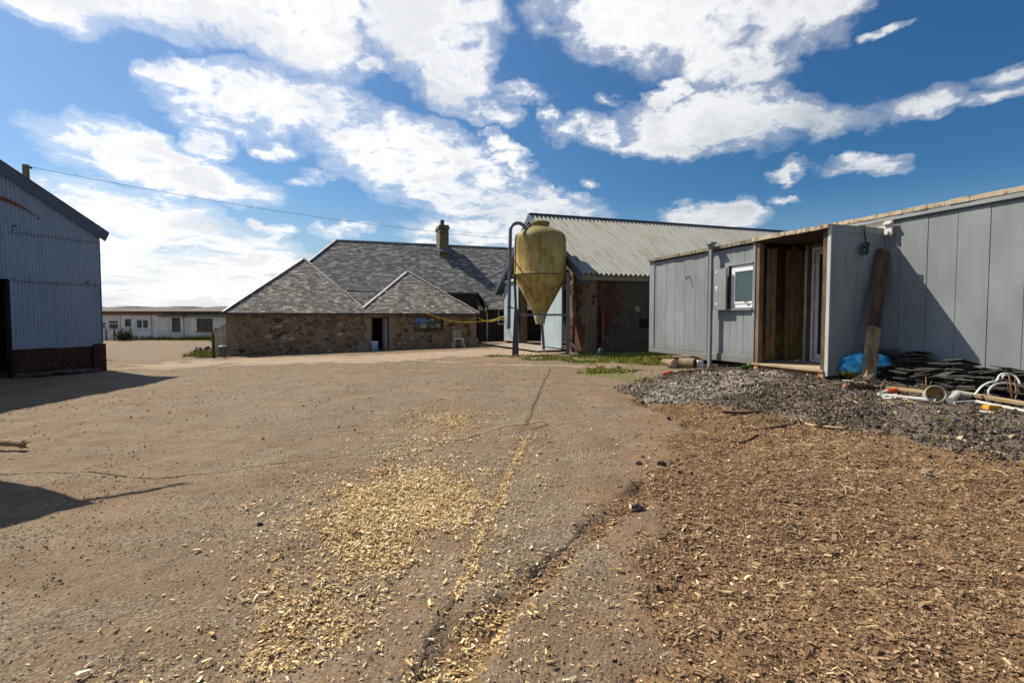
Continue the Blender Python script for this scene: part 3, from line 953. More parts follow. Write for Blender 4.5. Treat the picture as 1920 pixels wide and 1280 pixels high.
    def flash(p, q, mat, wd=.125, n=7, jit=.012):
        mb = MB(); p = Vector(p) + up; q = Vector(q) + up
        for k in range(n):
            a = p.lerp(q, k / n); b = p.lerp(q, (k + .985) / n)
            off = Vector((0, 0, random.uniform(-jit, jit)))
            mb.beam(a + off, b + off, wd * random.uniform(.9, 1.1), .045)
        return T.part('ridge_flashing', mb, mat)
    vpos = Vector((.93, 23.55, 1.98))
    flash(e0, a1, M['lead_dark'], .11, 6, .003); flash(Vector((.98, 23.2, 1.87)), a1, M['lead'])
    flash(f1, a2, M['lead']); flash(Vector((.84, 23.25, 1.93)), a2, M['lead'])
    flash(a1, r1, M['lead_dark'], .14, 4, .003); flash(a2, r2, M['lead_dark'], .14, 4, .003)
    gu = MB(); gu.beam((V0 - .1, U0 - .16, EV - .055), (V1 + .12, U0 - .16, EV - .055), .07, .06); gu.box(2.98, V1 + .05, U0 - .13, U0 - .003, EV - .14, EV - .085)
    T.part('gutter', gu, M['steel_dark'])
    # main roof
    ez, rz, u0, ur, ub = 3.0, 6.13, 28.0, 32.0, 36.0
    sl = (rz - ez) / (ur - u0)
    lowu = 26.75; lowz = ez - sl * (u0 - lowu)
    vr = 15.0
    body = MB(); EL = (-3.3, u0 - .1, ez - .08); RL = (-.28, ur, rz)
    body.add([EL, (7.35, u0 - .1, ez - .08), (7.45, lowu, lowz), (vr, lowu, lowz), (vr, ur, rz), RL, (-3.3, ub, ez - .08), (vr, ub, ez - .08)],
             [(0, 1, 2, 3, 4, 5), (5, 4, 7, 6), (0, 5, 6), (3, 7, 4), (0, 6, 7, 3, 2, 1)])
    ro = T.part('roof', body, M['slate_under'], label='tall dark main slate roof')
    A = np.array([1., 0, 0]); B = np.array([0, 1, sl]); B /= np.linalg.norm(B); L = math.hypot(ur - u0 + .1, rz - ez + .08); Ll = math.hypot(u0 - .1 - lowu, ez - .08 - lowz)
    V, F_, R = slate_mesh(EL, A, B, [(0, 0), (10.7, 0), (10.8, -Ll), (18.3, -Ll), (18.3, L), (3.02, L)], .2, .26, None, seed=31)
    me = mesh_np('roof_slates', V - np.array(T.base), F_, R, M['slate_dark']); T.link('roof_slates', me, ro)
    flash(EL, RL, M['lead_dark'], .14, 5, .003); flash(RL, (vr, ur, rz), M['lead_pale'], .13, 16, .006)
    vb = MB(); uq = 26.5; zq = ez - .08 - sl * (u0 - .1 - uq)
    vb.add([(-1.7, u0 - .1, ez - .08), (3.2, u0 - .1, ez - .08), (3.2, uq, zq), (-1.7, uq, zq)], [(0, 1, 2, 3)]); T.part('valley_roof', vb, M['slate_under'], fix=False)
    V, F_, R = slate_mesh((-1.7, uq, zq), A, B, [(0, 0), (4.9, 0), (4.9, math.hypot(u0 - .1 - uq, ez - .08 - zq)), (0, math.hypot(u0 - .1 - uq, ez - .08 - zq))], .2, .26, None, seed=39)
    T.link('roof_slates', mesh_np('roof_slates', V - np.array(T.base), F_, R, M['slate_dark']), ro)
    gu = MB(); gu.beam((3.5, u0 - .17, ez - .1), (7.3, u0 - .17, ez - .1), .08, .07); gu.beam((7.45, lowu - .06, lowz - .03), (vr, lowu - .06, lowz - .03), .09, .08)
    T.part('gutter', gu, M['steel_dark'])
    dp = MB(); dp.tube([(7.42, 26.8, 2.08), (7.42, 26.85, 1.95), (7.52, 26.88, 1.8), (7.52, 26.88, .3)], .04, 8); T.part('downpipe', dp, M['timber_pale'])
    # small window behind
    wf = MB(); a, b_, z0, z1 = 8.15, 8.85, 1.2, 2.0; y0 = 26.9
    for bx in ((a, a + .06, y0, y0 + .05, z0, z1), (b_ - .06, b_, y0, y0 + .05, z0, z1), (a + .06, b_ - .06, y0, y0 + .05, z0, z0 + .06), (a + .06, b_ - .06, y0, y0 + .05, z1 - .06, z1), (a + .06, b_ - .06, y0, y0 + .05, 1.58, 1.66)): wf.box(*bx)
    wfo = T.part('window', wf, M['upvc']); p = MB(); p.box(a + .061, b_ - .061, y0 + .02, y0 + .03, z0 + .06, z1 - .06); T.part('pane', p, M['glass'], wfo)
    # chimney
    ch = MB(); cv, cu = 5.95, 31.55
    ch.box(cv - .28, cv + .28, cu - .62, cu + .55, 5.0, 6.98, .4)
    for k in range(5): ch.box(cv - .282 - .004 * (k % 2), cv + .282 + .004 * (k % 2), cu - .622 - .004 * (k % 2), cu + .552, 5.3 + k * .34, 5.3 + k * .34 + .325, k / 5)
    co = T.part('chimney', ch, M['chimney'], bevel=.01)
    cp = MB(); cp.box(cv - .34, cv + .34, cu - .70, cu + .64, 6.98, 7.11); cp.box(cv - .30, cv + .30, cu - .64, cu + .58, 7.13, 7.22)
    T.part('chimney_cap', cp, M['chimney'], co, bevel=.02)
    pt = MB(); pt.lathe([(.0, 0), (.13, 0), (.11, .12), (.11, .27), (.14, .29), (.14, .33), (.09, .33), (.09, .1), (0, .1)], (cv - .05, cu - .35, 7.20), 16)
    T.part('chimney_pot', pt, M['steel_dark'], co, True)
    br = MB(); br.beam((cv - .4, cu - .5, 7.36), (cv - .15, cu - .5, 7.36), .03, .03); br.beam((cv - .2, cu - .52, 7.2), (cv - .2, cu - .52, 7.38), .03, .03, (1, 0, 0))
    T.part('bracket', br, M['steel_dark'], co)
    ap = MB(); ap.prism([(cv - .34, cu - .66, 5.74), (cv + .34, cu - .66, 5.74), (cv + .42, cu - .98, 5.49), (cv - .34, cu - .88, 5.56)], (0, -.01, .02))
    ap.beam((cv + .32, cu - .72, 5.68), (cv + .32, ur - .05, 6.16), .09, .03); ap.beam((cv - .32, cu - .72, 5.68), (cv - .32, ur - .05, 6.16), .09, .03)
    T.part('flashing', ap, M['lead_dark'], co)


def m_pot_glass():
    m, t, b = newmat('window with shelf things behind')
    o = t.obj(); s = t.sep(o)
    v = t.comb(t.math('MULTIPLY', s[0], 9), t.math('MULTIPLY', s[2], 5), 0)
    c = t.sepc(t.voro(v, 1.0, 'F1', 'Color'))[0]
    col = t.ramp(c, [(0, (.01, .012, .012)), (.45, (.02, .022, .02)), (.6, (.10, .10, .08)), (.8, (.25, .26, .25)), (1, (.40, .40, .37))], 'CONSTANT')
    setb(t, b, col, .2, None, 0, .7)
    return m


M['glass_pot'] = m_pot_glass()
M['chimney'] = m_noise('mossy chimney stone', (.045, .042, .020), (.13, .118, .065), 3.2, .95, .8, 24, .015, c3=(.26, .22, .13))
M['lead_pale'] = m_noise('pale ridge', (.24, .24, .26), (.38, .37, .38), 3, .5, .2, 25)
M['painted_lit_view'] = m_noise('painted sunlit view', (.16, .22, .04), (.34, .36, .12), 9, .9)  # sunlight put into the colour of the panel behind the door
build_steading()


# ------------------------------------------------------------------ barn behind the silo
def corr_sheet(mb_plane, pitch, amp, prof='sine'):
    pass


def build_silo_barn():
    V0, U0, U1, UR = 7.95, 15.7, 25.2, 20.45
    EZ, RZ, VE = 3.12, 5.88, 27.0
    T = Thing('harled_barn', 'brown harled barn with a pale box profile tin roof, behind the feed silo', 'barn', (V0, U0, .3), TH)
    # side wall and gable wall (butted)
    mb = MB(); mb.box(V0 + .35, VE, U0, U0 + .3, 0, EZ - .12)
    T.part('side_wall', mb, M['brick_harl'])
    hl = MB(); hl.box(V0 + 2.02, V0 + 2.40, U0 - .006, U0 + .02, 1.18, 1.52); T.part('hole_shade_patch', hl, M['dark'])  # flat black patch on the wall face; the hole's shade is its colour
    pl = MB(); pl.add([(V0 + 2.72 + .17 * math.cos(a) * random.uniform(.7, 1.2), U0 - .02 - (.02 if k % 2 else 0), 1.62 + .2 * math.sin(a) * random.uniform(.7, 1.2)) for k, a in enumerate(np.linspace(0, 5.6, 9))], [tuple(range(9))])
    T.part('plaster_patch', pl, M['stone_dress'], fix=False); pl = MB()
    pl.add([(V0 + 1.95 + .13 * math.cos(a) * random.uniform(.6, 1.2), U0 - .015, 1.86 + .1 * math.sin(a)) for a in np.linspace(0, 5.6, 9)], [tuple(range(9))])
    T.part('plaster_patch', pl, M['stone_dress'], fix=False)
    g = MB()
    g.box(V0, V0 + .35, U0, U0 + 1.5, 0, EZ - .1)                 # pier right of doors
    zt = 3.35
    g2 = MB(); g2.box(V0, V0 + .3, 24.72, U1, 0, EZ - .05)
    T.part('brick_pier', g2, M['brick_orange'])
    sl = (RZ - EZ) / (UR - U0)
    g.prism([(V0, U0, EZ - .1), (V0, 24.72, EZ - .1), (V0, 24.72, zt - .2), (V0, U1, EZ - .1), (V0, U1 - .05, EZ), (V0, UR, RZ - .12), (V0, U0 + .05, EZ)], (.3, 0, 0))
    g.box(V0, V0 + .3, 22.5, 24.72, 0, EZ - .1)
    T.part('gable_wall', g, M['gable_harl'])
    ins = MB(); ins.box(V0 + 3, V0 + 3.05, U0 + .4, U1 - .3, 0, 3); T.part('unlit_backing', ins, M['dark'])  # black sheet painting in the shade behind the doors
    rd = MB(); rd.beam((V0 + .9, 21.0, .3), (V0 + .9, 21.0, 2.0), .08, .10, (1, 0, 0)); T.part('red_post', rd, M['red_paint'], label='red painted post in the doorway')
    # doors on rail
    d = MB()
    for k in range(3): d.box(V0 - .12, V0 - .06, 22.62 + k * .72, 22.62 + k * .72 + .71, .42, 3.30)
    T.part('sliding_door', d, M['door_blue'], bevel=.006)
    d = MB()
    for k in range(3): d.box(V0 - .20, V0 - .14, 17.40 + k * .70, 17.40 + k * .70 + .69, .40, 3.26)
    d.box(V0 - .215, V0 - .2, 17.40, 17.52, .41, 3.25)
    T.part('sliding_door', d, M['door_blue'], bevel=.006)
    d = MB(); d.beam((V0 + .4, 19.75, 1.8), (V0 + .75, 20.35, 1.8), .05, 2.7); T.part('inner_door', d, M['timber_pale'])
    d = MB(); d.box(V0 - .24, V0 - .05, 17.3, 24.9, 3.30, 3.40); T.part('door_rail', d, M['white'])
    # roof: box profile sheets running down the slope
    ov = .22
    def slope(ue, sgn, nm):
        xs = np.arange(V0 - .38, VE, .0183); ph = ((xs - V0) / .19) % 1.0
        hs = .032 + .042 * np.cos(2 * np.pi * ph)
        n = np.array([0, -sgn * sl, 1.0]); n /= np.linalg.norm(n)
        rows = 2
        ys = [ue - sgn * ov, UR]
        zs = [EZ - ov * sl, RZ]
        V = []
        for y_, z_ in zip(ys, zs):
            for a, h in zip(xs, hs): V.append((a, y_ + n[1] * h, z_ + n[2] * h))
        nn = len(xs)
        F_ = [(i, i + 1, nn + i + 1, nn + i) for i in range(nn - 1)]
        mb = MB(); mb.add(V, F_)
        return T.part('roof_sheeting', mb, M['tinroof'], fix=False)
    slope(U0, 1, ''); slope(U1, -1, '')
    rc = MB(); rc.beam((V0 - .4, UR - .05, RZ + .06), (VE, UR - .05, RZ + .06), .13, .02, (0, .5, 1)); rc.beam((V0 - .4, UR + .09, RZ + .06), (VE, UR + .09, RZ + .06), .2, .02, (0, -.5, 1)); T.part('ridge_cap', rc, M['verge_blue'])
    # barge flashings
    bg_ = MB()
    def barge(ua, za, ub_, zb):
        bg_.prism([(V0 - .39, ua, za + .09), (V0 - .39, ub_, zb + .09), (V0 - .39, ub_, zb - .24), (V0 - .39, ua, za - .24)], (-.015, 0, 0))
        bg_.prism([(V0 - .39, ua, za - .24), (V0 - .39, ub_, zb - .24), (V0 - .02, ub_, zb - .27), (V0 - .02, ua, za - .27)], (0, 0, -.012))
    barge(U0 - ov - .03, EZ - ov * sl, UR, RZ); barge(U1 + ov, EZ - ov * sl, UR, RZ)
    T.part('barge_board', bg_, M['barge'])
    fa = MB(); fa.box(V0 - .30, VE, U0 - .10, U0 - .04, EZ - .30, EZ - .10); T.part('fascia', fa, M['felt'])
    pp = MB(); pp.tube([(V0 + .55, U0 - .06, 1.7), (V0 + .55, U0 - .06, .35)], .04, 8); T.part('drainpipe', pp, M['rust'])
    ml = MB(); ml.tube([(V0 + .42, U0 - .08, 1.95), (V0 + .42, U0 - .08, .35)], .035, 8); T.part('drainpipe', ml, M['dark'])
    # raking props from the gable
    for k, (a, b_) in enumerate((((V0 - .12, 17.25, 2.75), (V0 + .78, 15.3, .42)), ((V0 - .10, 17.2, 1.35), (V0 + .78, 15.3, .40)), ((V0 - .10, 17.2, .85), (V0 - .05, 16.3, .34)))):
        s = MB(); s.beam(a, b_, .05, .05); T.part('prop', s, M['steel_dark'])
    cc = MB(); cc.add([(V0 - 1.2, 17.4, .335), (V0 + .1, 17.4, .36), (V0 + .1, 22.8, .37), (V0 - 1.6, 22.8, .345)], [(0, 1, 2, 3)]); T.part('door_apron', cc, M['concrete'], fix=False)


M['gable_harl'] = m_brick('gable harling', (.13, .065, .044), (.21, .105, .068), (.04, .032, .025), (.23, .175, .118), .44)
M['red_paint'] = m_noise('red paint', (.22, .015, .012), (.34, .03, .025), 5, .5)
M['barge'] = m_noise('dark blue flashing', (.065, .085, .12), (.11, .135, .18), 2, .35, .1, 20, .002, metal=.2)
build_silo_barn()


# ------------------------------------------------------------------ feed silo
def build_silo():
    cx, cy, zg = 1.0, 18.15, .27
    T = Thing('feed_silo', 'yellow green conical feed silo on three steel legs', 'silo', (cx, cy, zg))
    R = .925
    zt = at(1018, 432, cy)[2]; z1 = at(1018, 452, cy)[2]; zj = at(1018, 512, cy - R)[2]; zc = at(1018, 590, cy)[2]; zo = at(1018, 602, cy)[2]
    b = MB(); b.lathe([(R * 1.02, zj), (R * 1.0, zj + .06), (R * .99, z1 - .3), (R * .985, z1 + .0), (R * .975, z1 + .10), (R * .94, z1 + .19), (R * .86, z1 + .27), (R * .70, z1 + .36), (R * .42, z1 + .46), (R * .35, z1 + .48)], (cx, cy, 0), 56)
    T.part('hopper', b, M['silo'], smooth=True)
    b = MB(); b.lathe([(R * .33, z1 + .40), (R * .33, z1 + .58), (R * .36, z1 + .59), (R * .36, z1 + .65), (R * .30, z1 + .69), (0.0, z1 + .71)], (cx, cy, 0), 40)
    T.part('filler_lid', b, M['silo'], smooth=True)
    b = MB(); b.lathe([(R * 1.0, zj - .10), (R * 1.05, zj - .04), (R * 1.05, zj + .03), (R * 1.0, zj + .05)], (cx, cy, 0), 56)
    T.part('joint_flange', b, M['silo'], smooth=True)
    b = MB(); b.lathe([(R * 1.052, zj - .03), (R * 1.058, zj - .02), (R * 1.058, zj - .005), (R * 1.052, zj)], (cx, cy, 0), 56); T.part('joint_gasket', b, M['near_black'], smooth=True)
    for a0 in (math.radians(197), math.radians(330)):
        b = MB()
        pr = [(R * 1.018, zj + .06), (R * .995, z1), (R * .985, z1 + .10), (R * .95, z1 + .19)]
        vs = []
        for rr_, z_ in pr:
            for da, dr in ((-.035, 0), (-.02, .022), (.02, .022), (.035, 0)): vs.append((cx + (rr_ + dr) * math.cos(a0 + da), cy + (rr_ + dr) * math.sin(a0 + da), z_))
        b.add(vs, [(4 * i + k, 4 * i + k + 1, 4 * i + k + 5, 4 * i + k + 4) for i in range(3) for k in range(3)]); T.part('moulded_seam', b, M['silo'])
    for k in range(22):
        a0 = 2 * math.pi * k / 22; b = MB(); b.tube([(cx + R * 1.035 * math.cos(a0), cy + R * 1.035 * math.sin(a0), zj - .055), (cx + R * 1.035 * math.cos(a0), cy + R * 1.035 * math.sin(a0), zj + .045)], .016, 6); T.part('bolt', b, M['steel_dark'])
    b = MB(); b.lathe([(R * .99, zj - .02), (R * .97, zj - .14), (.21, zc), (.19, zc - .05), (.18, zc - .05)], (cx, cy, 0), 56)
    T.part('cone', b, M['silo'], smooth=True)
    b = MB(); b.lathe([(.18, zc + .02), (.215, zc - .03), (.215, zc - .10), (.17, zo - .02), (.17, zo - .10), (0, zo - .10)], (cx, cy, 0), 32)
    T.part('outlet', b, M['white'] if False else M['outlet'], smooth=True)
    # legs
    zl = zj + .02
    L = [at(965, 666, 17.5), at(1063, 664, 17.6), at(1020, 657, 19.15)]
    tops = [(cx - .93, cy - .42), (cx + .93, cy - .40), (cx, cy + 1.0)]
    for k, (p, q) in enumerate(zip(L, tops)):
        m = MB(); zb = hz(p[0], p[1]) - .02
        if k == 0:
            m.beam((p[0] + .10, p[1], zb), (q[0] + .02, q[1], zl), .09, .09, (0, 1, 0))
            m.beam((p[0], p[1] - .05, zb), (p[0] + .08, p[1] - .05, zb + 1.62), .19, .10, (0, 1, 0))
        elif k == 1:
            m.beam((p[0] + .02, p[1], zb), (q[0], q[1], zl + .05), .10, .09, (0, 1, 0))
        else:
            m.beam((p[0], p[1], zb), (q[0], q[1], zl), .10, .10, (0, 1, 0))
        lg = T.part('leg', m, M['grey_steel'] if k else M['steel_dark'])
        fb_ = MB(); fb_.box(p[0] - .12, p[0] + .12, p[1] - .12, p[1] + .12, zb - .02, zb + .035); T.part('foot_plate', fb_, M['steel_dark'], lg)
    zr = at(1018, 590, 17.5)[2]
    r = MB()
    P = [Vector((L[0][0] + .08, 17.5, zr)), Vector((L[1][0], 17.6, zr)), Vector((cx, 19.1, zr))]
    for i in range(3): r.beam(P[i], P[(i + 1) % 3], .06, .06)
    T.part('cross_brace', r, M['grey_steel'])
    # fill pipe
    xp = at(957, 500, 17.55)[0]; z0 = at(957, 616, 17.55)[2]; zt2 = at(957, 432, 17.55)[2]
    pts = [(xp - .06, 17.55, z0), (xp - .03, 17.55, (z0 + zt2) / 2), (xp, 17.55, zt2)]
    rr = .27
    for a in np.linspace(math.pi, .28, 12): pts.append((xp + rr + rr * math.cos(a), 17.55 + .25 * (1 - (a / math.pi)), zt2 + rr * math.sin(a)))
    pts.append((cx - .38, 18.0, zt + .12))
    m = MB(); m.tube(pts, .062, 14); T.part('fill_pipe', m, M['grey_steel'], smooth=True)
    m = MB(); m.beam((xp - .04, 17.55, zr + .25), (xp + .22, 17.55, zr + .22), .05, .04); m.tube([(xp - .04, 17.55, zr + .22), (xp - .04, 17.55, zr + .29)], .075, 12)
    T.part('pipe_clamp', m, M['steel_dark']); m = MB(); m.beam((xp, 17.55, zj + .5), (cx - R, 17.9, zj + .5), .04, .04)
    T.part('pipe_clamp', m, M['steel_dark'])


M['outlet'] = m_noise('pale outlet', (.34, .31, .17), (.50, .46, .30), 5, .6)
build_silo()


# ------------------------------------------------------------------ the two grey cabins and the porch between them
VA, VB = 8.28, 9.57
ZB, ZT, ZT2 = .575, 3.175, 3.455


def uAt(px, v):
    Y = F_PX * v / (CT * (px - 642.0))
    return (Y - v * ST) / CT


def build_cabin_small():
    u0, u1 = 8.62, uAt(1218, VA)
    T = Thing('grey_cabin', 'grey boarded portable cabin with a white window and a timber lined porch', 'cabin', (VA, (u0 + u1) / 2, ZB), TH)
    sh = MB(); sh.box(VA + .03, VA + 3.0, u0 + .06, u1 - .02, ZB + .02, ZT - .1); T.part('shell', sh, M['cabin_dark'])
    # boards
    edges = [uAt(p, VA) for p in (1226, 1230, 1248, 1265, 1283, 1303, 1320)]
    bd = MB()
    for a, b_ in zip(edges[1:], edges[:-1]): bd.box(VA + .004, VA + .03, a + .005, b_ - .002, ZB + .13, ZT - .10)
    up = uAt(1336, VA)
    e2 = [up, uAt(1368, VA), uAt(1391, VA), uAt(1412, VA)]
    wz0, wz1 = .0, 0
    wu0, wu1 = uAt(1412, VA), uAt(1369, VA)
    zwb, zwt = at(1390, 577, 11.1)[2], at(1390, 497, 11.1)[2]
    e3 = [up, uAt(1368, VA), uAt(1393, VA), uAt(1413, VA)]
    for a, b_ in zip(e3[1:], e3[:-1]):
        bd.box(VA + .004, VA + .03, a + .004, b_ - .003, ZB + .13, zwb - .03)
        bd.box(VA + .004, VA + .03, a + .004, b_ - .003, zwt + .05, ZT - .10)
    bd.box(VA + .004, VA + .03, e3[1] + .004, e3[0] - .003, zwb - .03, zwt + .05)
    T.part('wall_boards', bd, M['cabin'], bevel=.003)
    fr = MB()
    fr.box(VA - .02, VA + .04, edges[0] - .02, u1, ZB, ZT - .08)                       # corner post
    fr.box(VA - .02, VA + .04, uAt(1328, VA), edges[0] - .02, ZB, ZB + .12)             # bottom rail
    fr.box(VA - .015, VA + .04, uAt(1326, VA) - .01, uAt(1321, VA), ZB + .12, ZT - .08)
    fr.box(VA - .02, VA + .04, u0 + .0, uAt(1336, VA), ZB - .03, ZB + .13)
    fr.box(VA - .03, VA + .05, u0 - .025, u0 + .045, ZB - .05, ZT - .02)                # edge at porch
    T.part('frame', fr, M['cabin'], bevel=.006)
    rf = MB()
    n = 64
    cuts = sorted([0, 1] + [random.random() for _ in range(n - 1)]); j = 0
    for k in range(n):
        a = u0 - .02 + (u1 + .06 - u0) * cuts[k]; b_ = u0 - .02 + (u1 + .06 - u0) * cuts[k + 1]
        j = j * .7 + random.uniform(-.007, .007)
        rf.box(VA - .07 - random.uniform(0, .02), VA + 3.05, a, b_, ZT - .070 + j * .4, ZT + .0 + j)
    T.part('roof', rf, M['felt'])
    # window
    fx = VA - .004
    w_ = MB(); g = .085
    w_.box(fx - .012, fx + .05, wu0 - .02, wu1 - .02, zwb, zwb + g); w_.box(fx - .012, fx + .05, wu0 - .02, wu1 - .02, zwt - g, zwt); w_.box(fx - .012, fx + .05, wu1 - .02 - g, wu1 - .02, zwb + g, zwt - g); 
    w_.box(fx - .024, fx + .03, wu1 - .02 - g - .05, wu1 - .02 - g, zwb + g, zwt - g); w_.box(fx - .024, fx + .03, wu0 - .02, wu1 - .02 - g - .05, zwb + g, zwb + g + .05); w_.box(fx - .024, fx + .03, wu0 - .02, wu1 - .02 - g - .05, zwt - g - .05, zwt - g)
    wo_ = T.part('window', w_, M['upvc'], bevel=.006)
    p = MB(); p.box(fx - .006, fx - .001, wu0 - .02, wu1 - g - .08, zwb + g + .06, zwt - g - .06); T.part('pane', p, M['glass_green'], wo_)
    p = MB(); p.box(fx - .055, fx - .045, wu0 + .12, wu0 + .2, zwb + g + .02, zwb + g + .045); T.part('latch', p, M['steel_dark'], wo_)
    s = MB(); s.box(VA - .07, VA + .0, wu0 - .01, wu1 + .03, zwb - .05, zwb - .01); T.part('window_ledge', s, M['cabin'], bevel=.004); s = MB(); s.box(VA - .05, VA + .004, wu0 - .01, wu1 + .05, zwt + .012, zwt + .045); T.part('window_head', s, M['cabin'], bevel=.004)
    s = MB(); s.box(VA - .05, VA + .003, wu1 + .0, wu1 + .03, zwb - .01, zwt + .01); T.part('hinge_rail', s, M['timber_old'])
    # shutter folded back, standing proud so it throws a shade
    s = MB(); su0, su1 = wu1 + .03, uAt(1339, VA) + .01
    s.box(VA - .15, VA - .105, su0 - .04, su1, zwb - .04, zwt - .03)
    so = T.part('shutter', s, M['cabin'], bevel=.004)
    c = MB(); zc = (zwb + zwt) / 2
    for zz, hh in ((zc + .36, .04), (zc, .075), (zc - .36, .04)):
        c = MB(); c.box(VA - .158, VA - .15, (su0 + su1) / 2 - .035, (su0 + su1) / 2 + .035, zz - hh / 5, zz + hh / 2); c.box(VA - .157, VA - .15, (su0 + su1) / 2 - .012, (su0 + su1) / 2 + .012, zz - hh, zz - hh / 5 - .002)
        T.part('shutter_catch', c, M['white'], so)
    c = MB(); c.tube([(VA - .10, uAt(1291, VA), zc + .33), (VA + .01, uAt(1291, VA), zc + .36)], .014, 8); c.tube([(VA - .10, uAt(1291, VA), zc + .33), (VA - .10, uAt(1291, VA) - .01, zc + .27)], .012, 8); T.part('hook', c, M['steel_dark'])
    # porch: boards on the left side, floor, roof, posts
    pu0, pu1 = 6.93, 8.59
    b = MB(); n = 9
    for k in range(n):
        a = VA + .10 + (VB - VA - .12) * k / n; bb = VA + .10 + (VB - VA - .12) * (k + 1) / n
        j = random.uniform(0, .035)
        b.box(a + .007, bb - .008, pu1 - .03 - j, pu1 + .03, ZB + .06, ZT - .12)
    b.box(VA + .12, VB - .02, pu1 - .06, pu1 + .03 - .001, ZT - .30 + .1, ZT - .12)
    T.part('porch_boards', b, M['timber_brown'])
    b = MB(); b.box(VA - .01, VA + .11, pu1 - .09, pu1 + .025, ZB - .0, ZT - .09); T.part('porch_post', b, M['timber_post'], bevel=.008)
    b = MB(); b.box(VA - .01, VA + .10, pu0 + .0, pu0 + .095, ZB + .002, ZT - .09); T.part('porch_post', b, M['timber_post'], bevel=.008)
    b = MB(); b.box(VA - .06, VB - .004, pu0, pu1 + .03, ZB - .035, ZB + .0); T.part('porch_floor', b, M['ply'])
    b = MB(); b.box(VA + .02, VB - .004, pu0 + .1, pu1 - .05, ZB - .13, ZB - .036); b.box(VA - .04, VA + .09, pu1 - .12, pu1 - .01, ZB - .16, ZB - .036); b.box(VA - .04, VA + .07, pu0, pu0 + .1, ZB - .16, ZB - .036)
    T.part('porch_joist', b, M['timber_orange'])
    b = MB(); n = 34
    cuts = sorted([0, 1] + [random.random() for _ in range(n - 1)]); j = 0
    for k in range(n):
        a = pu0 - .06 + (pu1 + .03 - pu0 + .06) * cuts[k]; bb = pu0 - .06 + (pu1 + .03 - pu0 + .06) * cuts[k + 1]; j = j * .7 + random.uniform(-.008, .008)
        b.box(VA - .10 - random.uniform(0, .012), VB - .01, a, bb, ZT - .06 + j * .6, ZT + .01 + j)
    T.part('porch_roof', b, M['peel'])
    b = MB(); b.box(VA - .03, VB - .02, pu0 + .0, pu1 + .0, ZT - .088, ZT - .078); T.part('porch_ceiling', b, M['timber_old'])
    # side panel projecting towards the yard
    b = MB(); pu = 6.89
    b.box(VA + .0, VB - .01, pu - .02, pu + .02, ZB - .10, ZT - .01)
    po = T.part('side_panel', b, M['cabin_dark'])
    t = MB(); fx0, fx1 = VA + .0, VB - .012; y0, y1 = pu - .035, pu - .02
    t.box(fx0, fx0 + .07, y0, y1, ZB - .10, ZT - .01); t.box(fx1 - .09, fx1, y0 - .008, y1, ZB - .1, ZT - .01); t.box(fx0 + .07, fx1 - .09, y0, y1, ZT - .12, ZT - .01); t.box(fx0 + .07, fx1 - .09, y0, y1, ZB - .1, ZB + .02)
    for k in range(4):
        a = fx0 + .07 + (fx1 - .16 - fx0) * k / 4
        t.box(a + .003, a + (fx1 - .16 - fx0) / 4 - .003, y0 + .006, y1 - .001, ZB + .021, ZT - .121)
    T.part('panel_boards', t, M['cabin'], po, bevel=.003)
    t = MB(); t.box(VA - .025, VA - .001, pu - .03, pu + .035, ZB - .10, ZT - .02); T.part('panel_edge', t, M['edge_pale'], po)


